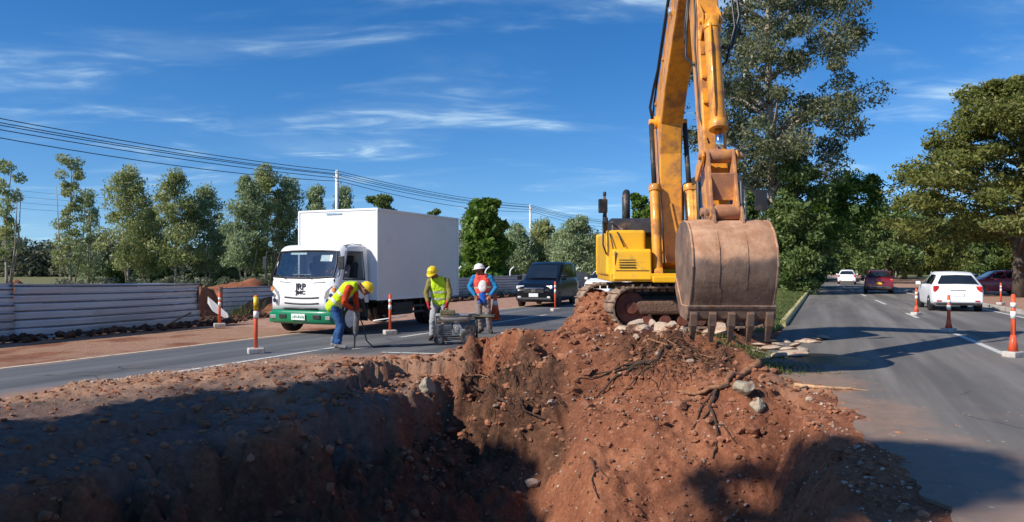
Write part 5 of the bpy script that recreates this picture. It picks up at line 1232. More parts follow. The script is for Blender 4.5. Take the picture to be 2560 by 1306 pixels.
# worker bending over the breaker; local x to the picture's right, y away from the viewer
J1 = dict(pelvis=(-0.13, 0.0, 0.88), chest=(0.17, -0.02, 1.22), neck=(0.36, -0.04, 1.27), head=(0.52, -0.05, 1.19), shL=(0.20, -0.22, 1.21), shR=(0.25, 0.17, 1.23),
          elL=(0.12, -0.27, 0.93), elR=(0.25, 0.22, 0.98), wrL=(0.27, -0.13, 0.79), wrR=(0.32, 0.08, 0.80), hipL=(-0.13, -0.10, 0.86), hipR=(-0.13, 0.10, 0.86),
          knL=(0.03, -0.13, 0.46), knR=(-0.04, 0.11, 0.46), anL=(-0.03, -0.14, 0.09), anR=(-0.17, 0.12, 0.09), toeL=(0.13, -0.17, 0.045), toeR=(0.0, 0.09, 0.045),
          hdL=(0.65, 0.5, -0.5), hdR=(0.6, -0.5, -0.55), pnL=(0.3, 0.8, 0.3), pnR=(0.3, -0.8, 0.3))
base1 = G(852, 872)
person('worker in lime vest, orange sleeves and jeans bending over a breaker', (base1.x, base1.y, 0), 0, J1, dict(trousers='denim', shirt='sleeve_red', vest='vest_lime', boot='boot_grey'), 'helmet_yellow', (0.72, -0.1, -0.72), (0.7, 0, 0.7), grip=0.9)
# worker in the middle, looking down at the machine
J2 = dict(pelvis=(0.02, 0.05, 0.88), chest=(0.0, -0.02, 1.24), neck=(-0.05, -0.09, 1.42), head=(-0.13, -0.15, 1.50), shL=(0.17, -0.05, 1.33), shR=(-0.20, -0.05, 1.33),
          elL=(0.25, -0.12, 1.06), elR=(-0.28, -0.12, 1.06), wrL=(0.20, -0.22, 0.86), wrR=(-0.23, -0.22, 0.86), hipL=(0.10, 0.05, 0.85), hipR=(-0.09, 0.05, 0.85),
          knL=(0.11, -0.02, 0.47), knR=(-0.14, -0.05, 0.47), anL=(0.12, 0.08, 0.09), anR=(-0.16, 0.05, 0.09), toeL=(0.15, -0.08, 0.045), toeR=(-0.20, -0.10, 0.045), hdL=(-0.15, -0.45, -0.85), hdR=(0.15, -0.45, -0.85), pnL=(-0.7, 0.2, 0.0), pnR=(0.7, 0.2, 0.0))
base2 = G(1098, 852)
person('worker in lime vest and red gloves looking down at the engine machine', (base2.x, base2.y, 0), 0, J2, dict(trousers='trousers_pale', shirt='sleeve_olive', vest='vest_lime', boot='boot', glove='glove_red'), 'helmet_yellow', (-0.35, -0.72, -0.6), (-0.2, -0.4, 0.8))
# worker in white helmet
J3 = dict(pelvis=(0.0, 0.0, 0.90), chest=(-0.02, 0.0, 1.28), neck=(-0.05, -0.02, 1.47), head=(-0.09, -0.05, 1.57), shL=(0.18, 0.0, 1.38), shR=(-0.22, 0.0, 1.38),
          elL=(0.33, -0.02, 1.14), elR=(-0.33, -0.02, 1.14), wrL=(0.19, -0.16, 0.94), wrR=(-0.19, -0.16, 0.94), hipL=(0.10, 0, 0.87), hipR=(-0.10, 0, 0.87),
          knL=(0.13, -0.04, 0.48), knR=(-0.09, -0.06, 0.48), anL=(0.17, 0.03, 0.09), anR=(-0.03, 0.05, 0.09), toeL=(0.22, -0.13, 0.045), toeR=(-0.10, -0.10, 0.045), hdL=(-0.6, -0.5, -0.5), hdR=(0.6, -0.5, -0.5), pnL=(0, 0.4, -0.8), pnR=(0, 0.4, -0.8))
base3 = G(1207, 834)
person('worker in white helmet, red vest and blue sleeves standing with bent arms', (base3.x, base3.y, 0), 0, J3, dict(trousers='trousers_grey', shirt='sleeve_blue', vest='vest_red', boot='boot', patch=((0.0, -0.135, 1.17), (0, -1, 0.1), (0.105, 0.03, 0.15), 'cloth_white')), 'helmet_white', (-0.85, -0.5, -0.1), (-0.1, 0, 1))
mb = MB(); rows = []
for k in range(7):
    z = 0.76+0.25*k/6; rows.append([((0.155+0.02*math.sin(k*2+i))*math.cos(a)*0.95, (0.15+0.012*math.sin(3*i+k))*math.sin(a), z) for i, a in enumerate([2*math.pi*j/24 for j in range(24)])])
mb.grid(rows, close=True); o = mb.build('waist_cloth', 'cloth_blue', None); o.parent = [x for x in scene.objects if x.get('label', '').startswith('worker in white helmet')][0]
# driver in the truck cab
Jd = dict(pelvis=(0, 0.02, 0.12), chest=(0, -0.05, 0.48), neck=(0, -0.05, 0.66), head=(0.0, -0.08, 0.78), shL=(0.18, -0.05, 0.58), shR=(-0.18, -0.05, 0.58), elL=(0.25, -0.22, 0.36), elR=(-0.25, -0.22, 0.36),
          wrL=(0.15, -0.43, 0.44), wrR=(-0.15, -0.43, 0.44), hipL=(0.09, 0, 0.1), hipR=(-0.09, 0, 0.1), knL=(0.12, -0.40, 0.14), knR=(-0.12, -0.40, 0.14), anL=(0.12, -0.50, -0.14), anR=(-0.12, -0.50, -0.14), toeL=(0.12, -0.6, -0.17), toeR=(-0.12, -0.6, -0.17))
tr_ = [x for x in scene.objects if x.name == 'box_truck'][0]
dl = tr_.matrix_basis @ Vector((0.42, 0.52, 1.04))
person('driver in a grey shirt sitting behind the wheel of the box truck', (dl.x, dl.y, dl.z), facing(-0.423, -0.906)+R(90), Jd, dict(trousers='denim', shirt='shirt_grey', boot='boot'), None, (0.2, -1, 0))

# ------------------------------------------------------------ breaker and engine machine
bt = thing('jackhammer', 'grey jackhammer held upright by the bending worker', 'jackhammer', (base1.x+0.30, base1.y-0.03, 0))
mb = MB(); mb.cyl((0, 0, 0.34), (0.02, 0, 0.66), 0.055, 0.065); mb.cyl((0.02, 0, 0.66), (0.02, 0, 0.76), 0.075, 0.05); mb.cyl((-0.01, 0, 0.25), (0, 0, 0.34), 0.035, 0.05); mb.build('body', 'engine_grey', bt, 0.008)
mb = MB(); mb.tube([(0.02, -0.18, 0.80), (0.02, -0.05, 0.78), (0.02, 0.05, 0.78), (0.02, 0.18, 0.80)], 0.018, 8); mb.build('handle', 'rubber', bt)
mb = MB(); mb.cyl((-0.01, 0, 0.25), (-0.02, 0, 0.03), 0.018, 0.016); mb.cyl((-0.02, 0, 0.03), (-0.02, 0, 0.005), 0.016, 0.004); mb.build('chisel', 'tooth_steel', bt)
hz = thing('air_hose', 'black air hose lying on the asphalt between the jackhammer and the engine machine', 'hose', (base1.x, base1.y, 0))
mb = MB(); pts = [(0.33, -0.02, 0.72), (0.42, 0.05, 0.5), (0.5, 0.08, 0.15), (0.62, 0.12, 0.025), (0.9, 0.3, 0.02), (1.3, 0.22, 0.02), (1.6, 0.5, 0.02), (1.95, 0.7, 0.05), (2.1, 0.85, 0.3)]
mb.tube(pts, 0.014, 7); mb.build('hose', 'hose_rubber', hz)
bm3 = G(1140, 860)
gt = thing('engine_machine', 'wheeled engine machine with a long tank standing beside the middle worker', 'machine', (bm3.x, bm3.y, 0), R(6))
mb = MB()
for y in (-0.22, 0.22):
    mb.tube([(-0.42, y, 0.60), (-0.42, y, 0.14), (0.30, y, 0.14), (0.48, y, 0.60), (-0.42, y, 0.60)], 0.018, 7)
    mb.tube([(0.30, y, 0.52), (0.62, y, 0.58), (0.82, y, 0.60)], 0.018, 7)
for x, z in ((-0.42, 0.6), (-0.42, 0.14), (0.3, 0.14), (0.48, 0.6), (0.82, 0.60)): mb.tube([(x, -0.22, z), (x, 0.22, z)], 0.018, 7)
mb.tube([(0.44, -0.18, 0.0), (0.44, -0.18, 0.5)], 0.016, 6); mb.tube([(0.44, 0.18, 0.0), (0.44, 0.18, 0.5)], 0.016, 6); mb.build('frame', 'steel_dark', gt)
mb = MB(); mb.cyl((-0.40, -0.02, 0.55), (0.24, -0.02, 0.55), 0.105, n=22); mb.ell((-0.40, -0.02, 0.55), (0.05, 0.105, 0.105)); mb.ell((0.24, -0.02, 0.55), (0.05, 0.105, 0.105)); mb.build('tank', 'tank_silver', gt, 0.006)
mb = MB(); mb.span((-0.34, -0.16, 0.62), (-0.02, 0.12, 0.72)); mb.cyl((-0.2, 0, 0.72), (-0.2, 0, 0.76), 0.04); mb.build('fuel_tank', 'olive_metal', gt, 0.03, 3)
mb = MB(); mb.span((-0.40, -0.16, 0.16), (-0.10, 0.16, 0.42)); 
for k in range(6): mb.span((-0.41, -0.175, 0.18+k*0.04), (-0.09, 0.175, 0.195+k*0.04))
mb.build('engine', 'engine_grey', gt, 0.006)
mb = MB(); mb.cyl((0.02, -0.14, 0.34), (0.02, 0.1, 0.34), 0.10, n=20); mb.cyl((0.02, -0.16, 0.34), (0.02, -0.14, 0.34), 0.05, n=16); mb.box((0.14, -0.08, 0.24), (0.12, 0.14, 0.16)); mb.cyl((-0.02, -0.1, 0.24), (0.2, -0.1, 0.16), 0.025); mb.build('pump', 'tank_silver', gt, 0.01)
mb = MB(); mb.cyl((0.30, -0.14, 0.30), (0.30, -0.08, 0.30), 0.13, n=24); mb.cyl((0.30, -0.16, 0.30), (0.30, -0.06, 0.30), 0.03); mb.build('pulley', 'steel_dark', gt, 0.008)
for (x, y, r_) in ((-0.36, -0.28, 0.11), (-0.36, 0.28, 0.11), (0.24, -0.28, 0.16), (0.24, 0.28, 0.16)): wheel(gt, x, y, r_, r_, 0.08, rim='engine_grey')
mb = MB(); mb.span((0.34, -0.3, 0.585), (0.80, 0.3, 0.60)); mb.build('tray', 'olive_metal', gt, 0.004)

# ------------------------------------------------------------ traffic posts and cone
def post(label, px, py, h, kind=0, group='orange posts on white blocks', tilt=0.0):
    b_ = G(px, py); t = thing('delineator_post', label, 'traffic post', (b_.x, b_.y, 0), R(25), group)
    mb = MB(); mb.box((0, 0, 0.05), (0.30, 0.24, 0.11)); mb.build('base', 'concrete', t, 0.018)
    r = 0.035
    if kind == 1:
        mb = MB(); mb.cyl((0, 0, 0.10), (0, 0, 0.36*h), 0.085, 0.042, n=18); mb.cyl((0, 0, 0.36*h), (0, 0, h), 0.042, 0.034, n=14)
    else:
        mb = MB(); mb.cyl((0, 0, 0.10), (0, 0, h), r, r*0.9, n=14)
    mb.ell((0, 0, h), (0.034, 0.034, 0.02)); st = mb.build('stem', 'orange_plastic', t)
    for a, c in ((0.62, 0.74), (0.80, 0.88)):
        mb = MB(); mb.cyl((0, 0, h*a), (0, 0, h*c), 0.046 if kind else 0.039, n=14, caps=True); mb.build('reflective_band', 'reflective_white' if (kind != 2 or a < 0.7) else 'yellow_plastic', st)
    if kind == 2:
        mb = MB(); mb.cyl((0, 0, h*0.76), (0, 0, h*0.99), 0.046, n=14); mb.build('cap_sleeve', 'yellow_plastic', st)
    return t
post('yellow-topped orange post on a white block by the soil edge, left of the bending worker', 640, 884, 1.08, 2)
post('thin orange and white post at the gap between the two corrugated fences', 549, 818, 0.92)
p_ = post('orange post with a crossbar between the bending worker and the engine machine', 975, 836, 0.97)
mb = MB(); mb.tube([(-0.42, 0.0, 0.34), (0.42, -0.02, 0.44)], 0.016, 7); mb.build('crossbar', 'reflective_white', p_)
post('faded orange post standing in front of the black van', 1388, 778, 1.1)
post('orange post standing on the lane line nearest to the white hatchback', 2372, 831, 0.92, 1)
post('tallest orange post at the right edge of the picture, on a white block', 2533, 893, 1.12, 1)
post('orange post left of the white hatchback, in the tree shadow', 2291, 788, 0.9, 1)
post('thin orange post beyond the white hatchback, at the purple car', 2502, 762, 0.95)
b_ = G(1238, 800); t = thing('traffic_cone', 'orange cone standing behind the worker in the white helmet', 'cone', (b_.x, b_.y, 0))
mb = MB(); mb.box((0, 0, 0.02), (0.38, 0.38, 0.04)); mb.build('base', 'orange_plastic', t, 0.01)
mb = MB(); mb.cyl((0, 0, 0.04), (0, 0, 0.85), 0.16, 0.03, n=20); c_ = mb.build('body', 'orange_plastic', t); mb = MB(); mb.cyl((0, 0, 0.45), (0, 0, 0.60), 0.098, 0.075, n=20); mb.build('reflective_band', 'reflective_white', c_)
# ------------------------------------------------------------ vegetation
def leaves(centres, radii, per, size, seed, squash=0.8, droop=0.0, asp=0.42, shell=0.35):
    g = np.random.default_rng(seed); C = np.repeat(np.asarray(centres), per, 0); Rr = np.repeat(np.asarray(radii), per); n = len(C)
    d = g.normal(size=(n, 3)); d /= np.linalg.norm(d, axis=1)[:, None]; rad = (shell+(1-shell)*g.random(n))**0.6
    wob = 0.75+0.5*g.random(n)
    p = C+d*(Rr*rad*wob)[:, None]*np.array([1, 1, squash])
    a = g.normal(size=(n, 3)); a[:, 2] -= droop*1.5; a /= np.linalg.norm(a, axis=1)[:, None]
    b = g.normal(size=(n, 3)); b -= a*(a*b).sum(1)[:, None]; b /= np.linalg.norm(b, axis=1)[:, None]
    L = size*(0.6+0.8*g.random(n))[:, None]*0.5; W = L*asp*2
    mid = a*L*0.1
    V = np.stack([p-a*L, p+b*W*0.5-mid, p+a*L, p-b*W*0.5-mid], 1).reshape(-1, 3)
    return V, np.arange(n*4).reshape(n, 4)
def tree(name, label, x, y, h, prof, nclump=40, per=150, size=0.3, cr=(0.5, 0.9), leaf='leaf_gum', bark='bark_pale', tr=0.12, seed=0, lean=(0, 0), droop=0.3, squash=0.8, limbs=14, group=None, stems=1, z0=0.0, asp=0.42, cat='tree'):
    g = random.Random(seed); t = thing(name, label, cat, (x, y, z0), 0, group)
    tz = [p_[0] for p_ in prof]; rz_ = [p_[1] for p_ in prof]; C, Rd = [], []
    trunk_pts = []
    for i in range(9):
        f = i/8; trunk_pts.append(Vector((lean[0]*h*f*f+0.06*h*0.12*math.sin(seed+f*7), lean[1]*h*f, h*0.97*f)))
    def tp(z):
        f = max(0, min(0.999, z/(h*0.97)))*8; i = int(f); return trunk_pts[i].lerp(trunk_pts[i+1], f-i)
    for k in range(nclump):
        f = tz[0]+(tz[-1]-tz[0])*((k+g.random())/nclump); R_ = float(np.interp(f, tz, rz_))
        r = R_*math.sqrt(g.random())*0.92; a = g.uniform(0, 6.28)
        c = tp(f*h)+Vector((r*math.cos(a), r*math.sin(a), g.uniform(-0.2, 0.2))); C.append(c[:]); Rd.append(g.uniform(*cr)*g.uniform(0.7, 1.15)*(0.65+0.35*min(1, R_/max(rz_))))
    V, Fq = leaves(C, Rd, per, size, seed+100, squash, droop, asp)
    fast_mesh('crown', V, Fq, leaf, t)
    mb = MB()
    mb.tube([p_ for p_ in trunk_pts], [tr*(1.25 if i == 0 else 1)*(1-0.85*i/8) for i in range(9)], 8)
    for s_ in range(stems-1):
        a = g.uniform(0, 6.28); q = Vector((math.cos(a), math.sin(a), 0)); mb.tube([q*0.25, q*(0.3+0.06*h)+Vector((0, 0, h*0.35)), q*(0.3+0.08*h)+Vector((0, 0, h*0.75))], [tr*0.7, tr*0.5, tr*0.15], 6)
    for k in g.sample(range(nclump), min(limbs, nclump)):
        c = Vector(C[k])
        if (c-tp(c.z)).length > 0.62*max(rz_): continue
        z = max(h*0.12, c.z-0.5*(Vector((c.x, c.y, 0))-Vector((tp(c.z).x, tp(c.z).y, 0))).length-0.4); s_ = tp(z); f = z/h; r0 = tr*(1-0.8*f)*0.6
        m_ = s_.lerp(c, 0.5)+Vector((g.uniform(-.15, .15), g.uniform(-.15, .15), g.uniform(0, .25))); mb.tube([s_, m_, c], [r0, r0*0.6, r0*0.2], 6)
    mb.build('trunk', bark, t); return t
def PX(px, d): return (px-1280)*d/F
def TOP(py, d): return CH-(py-HZ)*d/F
GUM = [(0.20, 0.75), (0.32, 1.05), (0.5, 1.0), (0.75, 0.72), (0.97, 0.25)]
gum = 'gum trees in the row beyond the corrugated fence'
def gumtree(px, py, wpx, d, seed, label, leaf='leaf_gum', nc=None, prof=GUM, per=160, size=0.25, low=None, **k):
    h = TOP(py, d); w = wpx*d/F/2
    pr = [(a, max(0.3, b*w)) for a, b in prof]
    return tree('gum_tree', label, PX(px, d), d, h, pr, nc or int(30+wpx*0.36), per, size, (0.45, 0.55+0.30*w), leaf, 'bark_pale', 0.10, seed, droop=0.6, group=gum, stems=3, asp=0.34, limbs=20, **k)
gumtree(14, 402, 66, 50, 1, 'sparse young gum tree at the left edge of the picture', 'leaf_gum_warm', 15, [(0.3, 0.5), (0.45, 0.9), (0.6, 0.35), (0.72, 0.5), (0.85, 1.0), (1.0, 0.6)], 110, 0.3, lean=(0.04, 0))
gumtree(176, 386, 72, 60, 2, 'tall narrow gum tree with a column-like crown left of the tree row', 'leaf_gum_warm', 34, [(0.15, 1.3), (0.4, 0.7), (0.6, 0.6), (0.9, 0.9), (1.0, 0.5)])
gumtree(222, 475, 85, 62, 3, 'loose slender gum tree leaning on the column-like one', 'leaf_gum', 26, [(0.12, 1.2), (0.4, 1.0), (0.7, 0.4), (1.0, 0.4)])
gumtree(322, 424, 140, 58, 4, 'broad gum tree with a pointed top, third crown from the left', 'leaf_gum_warm')
gumtree(372, 520, 90, 61, 5, 'low gum tree filling the dip between two pointed crowns')
gumtree(438, 430, 118, 58, 6, 'yellow green gum tree with a pointed top in the middle of the left row', 'leaf_gum_warm')
gumtree(512, 466, 110, 60, 7, 'greyish gum tree sloping down to the gap before the truck')
gumtree(562, 585, 80, 62, 8, 'small gum tree in the low gap left of the truck')
gumtree(615, 440, 110, 57, 9, 'round-topped gum tree just left of the truck')
gumtree(668, 418, 120, 59, 10, 'highest gum tree above the truck cab', 'leaf_gum_warm')
gumtree(722, 445, 90, 60, 11, 'gum tree against the left edge of the cargo box')
gumtree(790, 462, 66, 60, 12, 'narrow gum tree rising behind the cargo box left of the white pole')
gumtree(856, 466, 60, 61, 13, 'narrow gum tree rising behind the cargo box right of the white pole')
tree('broadleaf_tree', 'rounded dark green treetop showing over the middle of the cargo box', PX(955, 56), 56, TOP(486, 56), [(0.45, 0.7), (0.7, 1.3), (0.9, 1.2), (1.0, 0.5)], 22, 240, 0.32, (0.4, 0.7), 'leaf_deep', 'bark_dark', 0.14, 14, squash=0.6)
tree('broadleaf_tree', 'tiny treetop peeping over the rear of the cargo box', PX(1090, 70), 70, TOP(522, 70), [(0.5, 0.6), (0.8, 0.8), (1.0, 0.4)], 10, 160, 0.34, (0.4, 0.6), 'leaf_deep', 'bark_dark', 0.12, 15)
gumtree(1168, 548, 80, 60, 16, 'greyish tree at the rear corner of the cargo box')
tree('broadleaf_tree', 'bright green leafy tree between the truck and the far white pole', PX(1216, 50), 50, TOP(505, 50), [(0.1, 1.3), (0.3, 1.6), (0.6, 1.5), (0.85, 1.3), (1.0, 0.6)], 60, 200, 0.36, (0.5, 0.8), 'leaf_bright', 'bark_dark', 0.14, 17, asp=0.6)
gumtree(1292, 568, 100, 62, 18, 'low green tree just left of the far white pole'); gumtree(1360, 556, 100, 64, 19, 'pale green tree just right of the far white pole', 'leaf_gum_warm')
gumtree(1442, 543, 110, 58, 20, 'tall green tree above the black van, left of the excavator'); gumtree(1500, 600, 100, 66, 21, 'low tree partly hidden by the excavator mirror')
gumtree(1262, 590, 80, 63, 24, 'low greyish tree in the gap beside the bright leafy tree'); gumtree(1402, 585, 80, 62, 25, 'small green tree between the two taller ones above the black van')
tree('broadleaf_tree', 'green treetop between the exhaust pipe and the boom cylinders', PX(1602, 60), 60, TOP(490, 60), [(0.3, 1.2), (0.7, 1.6), (0.9, 1.3), (1.0, 0.5)], 34, 180, 0.36, (0.5, 0.8), 'leaf_bright', 'bark_dark', 0.14, 22)
tree('broadleaf_tree', 'low green tree right behind the excavator engine hood', PX(1550, 72), 72, TOP(575, 72), [(0.2, 1.8), (0.6, 2.2), (1.0, 1.0)], 30, 150, 0.4, (0.5, 0.9), 'leaf_deep', 'bark_dark', 0.14, 23)
# big median tree and its neighbours
bt_ = tree('roadside_tree', 'huge dark grey-green tree towering behind the excavator stick', PX(1925, 48), 48, 23.5, [(0.30, 3.6), (0.42, 6.0), (0.55, 6.8), (0.68, 6.4), (0.82, 5.2), (0.93, 4.9), (1.0, 3.4)], 215, 360, 0.24, (0.6, 1.5), 'leaf_big', 'bark_pale', 0.42, 31, droop=0.3, limbs=70, squash=0.75)
tree('roadside_tree', 'dense leafy tree reaching down to the turf right behind the bucket', PX(1990, 46), 46, TOP(400, 46), [(0.04, 1.0), (0.25, 1.7), (0.55, 1.9), (0.8, 1.7), (1.0, 0.7)], 70, 240, 0.27, (0.5, 0.9), 'leaf_deep', 'bark_dark', 0.22, 32, limbs=20)
tree('roadside_tree', 'sunlit bright green tree arching over the road right of the big one', PX(1985, 56), 56, TOP(445, 56), [(0.34, 2.6), (0.5, 3.8), (0.75, 3.6), (1.0, 1.6)], 80, 230, 0.32, (0.6, 1.2), 'leaf_bright', 'bark_dark', 0.22, 33, limbs=20, lean=(0.55, 0.0))
tree('roadside_tree', 'darker tree under the bright one, hanging low over the median', PX(2010, 64), 64, TOP(540, 64), [(0.1, 1.8), (0.4, 2.6), (0.75, 2.4), (1.0, 1.0)], 60, 200, 0.32, (0.6, 1.1), 'leaf_deep', 'bark_dark', 0.2, 34, limbs=14)
tree('roadside_tree', 'dark tree behind the left half of the bucket', PX(1850, 58), 58, TOP(470, 58), [(0.08, 2.5), (0.4, 3.6), (0.8, 3.0), (1.0, 1.2)], 60, 200, 0.34, (0.6, 1.1), 'leaf_deep', 'bark_dark', 0.22, 35, limbs=14)
# spreading tree on the right
tree('rain_tree', 'wide spreading umbrella-shaped tree with a dark trunk at the right edge', PX(2550, 42), 42, 12.3, [(0.26, 7.2), (0.38, 7.7), (0.52, 7.3), (0.68, 6.2), (0.85, 4.3), (1.0, 2.0)], 280, 300, 0.25, (0.75, 1.5), 'leaf_rain', 'bark_dark', 0.34, 41, droop=0.0, squash=0.45, limbs=34)
# distant roadside trees: three kinds, copied
pA = tree('roadside_tree', 'grey green tree beyond the bright one at the road bend', PX(2215, 82), 82, 8.6, [(0.15, 2.5), (0.4, 4.2), (0.75, 3.8), (1.0, 1.6)], 55, 130, 0.5, (0.8, 1.5), 'leaf_deep', 'bark_dark', 0.25, 51, limbs=10, group='trees lining the far road')
pB = tree('roadside_tree', 'round light green tree far down the right side of the road', PX(2345, 92), 92, 7.4, [(0.25, 2.8), (0.5, 4.6), (0.8, 3.6), (1.0, 1.4)], 50, 130, 0.5, (0.8, 1.5), 'leaf_rain', 'bark_dark', 0.25, 52, limbs=10, group='trees lining the far road')
far_ = [(pA, 2262, 110, 1.15), (pA, 2168, 96, 1.0), (pB, 2225, 128, 1.5), (pA, 2300, 145, 1.6), (pB, 2405, 108, 1.0), (pA, 2462, 100, 0.85), (pB, 2520, 118, 1.1), (pA, 2395, 150, 1.5), (pB, 2470, 160, 1.5), (pA, 2130, 120, 1.5),
        (pB, 2038, 110, 1.3), (pA, 2030, 90, 1.0), (pB, 2580, 96, 0.95), (pA, 1960, 100, 1.3), (pB, 1900, 88, 1.1)]
words = ['behind the bright green one', 'above the far white car', 'at the vanishing point of the road', 'right of the vanishing point', 'above the roof of the white hatchback', 'right of the hatchback roof', 'left of the dark trunk of the spreading tree', 'far behind the hatchback', 'far off under the spreading crown', 'left of the far white post', 'over the far median', 'behind the low median tree', 'at the right picture edge under the spreading crown', 'hidden low behind the median shrubs', 'glimpsed between bucket and median']
for i, ((s_, px, d, sc), w_) in enumerate(zip(far_, words)):
    dup(s_, (PX(px, d), d, 0), i*1.3, 'distant roadside tree '+w_, (sc, sc, sc*0.9))
# masses nobody could count
def mass(name, label, pts, h, r, per, size, leaf, seed, n):
    g = np.random.default_rng(seed); k = g.random(n)*(len(pts)-1); i = k.astype(int); f = (k-i)[:, None]; P_ = np.array(pts, float)
    c = P_[i]*(1-f)+P_[np.minimum(i+1, len(pts)-1)]*f; c = c+g.normal(size=(n, 2))*r*0.8
    hh = h*(0.35+0.65*g.random(n))*(0.75+0.5*np.array([noise.noise(Vector((x*0.06, y_*0.06, seed)))+0.5 for x, y_ in c]))
    C = np.concatenate([np.column_stack([c, hh*q]) for q in (0.15, 0.5, 0.85)]); V, Fq = leaves(C, np.full(len(C), r), per, size, seed, 0.7)
    return tag(fast_mesh(name, V, Fq, leaf), label, 'plants', kind='stuff')
mass('undergrowth', 'dark undergrowth beneath the row of gum trees', [(PX(250, 64), 64), (PX(1500, 68), 68)], 2.6, 0.8, 120, 0.36, 'leaf_deep', 61, 70)
mass('undergrowth', 'low scrub at the foot of the gum trees beyond the fence', [(PX(160, 54), 54), (PX(720, 52), 52)], 0.9, 0.5, 80, 0.25, 'leaf_scrub', 62, 30)
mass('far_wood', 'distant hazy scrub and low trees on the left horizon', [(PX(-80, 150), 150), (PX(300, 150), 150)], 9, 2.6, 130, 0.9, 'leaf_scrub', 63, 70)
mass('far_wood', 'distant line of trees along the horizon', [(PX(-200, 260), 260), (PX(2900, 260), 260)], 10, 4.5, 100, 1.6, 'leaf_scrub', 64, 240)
mass('far_wood', 'far-off green trees closing the view at the end of the right road', [(PX(2000, 200), 200), (PX(2800, 200), 200)], 15, 4.0, 160, 1.2, 'leaf_deep', 65, 90)
mass('hedge', 'low shrubs on the median under the trees', [(XM(50)+2.0, 50), (XM(90)+2.0, 90)], 2.0, 0.8, 90, 0.35, 'leaf_deep', 66, 40)
# unseen trees added behind the viewer, crowns shaped to shade pit and road
def shade(a, tt, H, r, zlo, seed, label):
    x = -0.498*a+0.867*tt; y_ = 0.867*a+0.498*tt
    return tree('added_shade_tree', label, x, y_, H, [(zlo/H, r*0.95), (0.75, r), (0.92, r*0.9), (1.0, r*0.55)], 60, 260, 0.34, (0.55, 0.8), 'leaf_deep', 'bark_dark', 0.25, seed, limbs=8)
shade(8.95, -14, 13.0, 0.50, 11.2, 71, 'leafy tree beside the left road outside the picture, its shade crossing the bare earth')
shade(7.9, -14.6, 12.9, 0.50, 6.0, 72, 'second leafy tree of the roadside group outside the picture, shading the trench')
shade(7.0, -15.4, 12.7, 0.70, 5.5, 73, 'third leafy tree outside the picture, shading the left trench wall')
shade(4.6, -15.0, 15.9, 1.15, 9.0, 74, 'tallest tree of the roadside group outside the picture, shading the right trench rim')
shade(5.9, -16.5, 13.2, 0.7, 5.0, 75, 'lowest leafy tree outside the picture, between the two taller ones')
shade(3.7, -15.4, 16.3, 0.55, 13.6, 76, 'broad leafy tree outside the picture whose top shades the right road')
# grass tufts on the median edge
def tufts(name, label, pts, h, n, seed):
    g = np.random.default_rng(seed); P_ = np.array(pts); k = g.integers(0, len(P_), n); b = P_[k]+g.normal(size=(n, 3))*np.array([0.10, 0.10, 0])
    up = np.stack([g.normal(size=n)*0.45, g.normal(size=n)*0.45, np.ones(n)], 1)*(h*(0.4+g.random(n)))[:, None]; w = np.stack([g.normal(size=n), g.normal(size=n), np.zeros(n)], 1); w = w/np.linalg.norm(w, axis=1)[:, None]*0.012
    V = np.stack([b-w, b+w, b+up], 1).reshape(-1, 3); return tag(fast_mesh(name, V, np.arange(n*3).reshape(n, 3), 'grass_blades'), label, 'grass', kind='stuff')
g_ = random.Random(5); pts = []
for i in range(2600):
    y = 19.3+(60-19.3)*g_.random()**1.7; x = g_.uniform(XK(y)-3.4, XK(y)-0.2); pts.append((x, y, 0.125+0.04*min(1, (XK(y)-x)/1.0)))
tufts('grass', 'short green grass on the median beside the yellow kerb', pts, 0.085, 34000, 81)
pts = []
for i in range(160):
    x = g_.uniform(3.6, 4.9); y = g_.uniform(11.2, 14.3); pts.append((x, y, Hh(x, y)))
tufts('grass', 'patch of weeds below the bucket between mound and rubble', pts, 0.07, 2600, 82)
pts = []
for i in range(260):
    y = g_.uniform(24, 60); x = -20.0+0.455*y-abs(g_.gauss(0, 1.5)); pts.append((x, y, -0.03))
tufts('grass', 'dry grass behind the corrugated fences', pts, 0.5, 9000, 83)
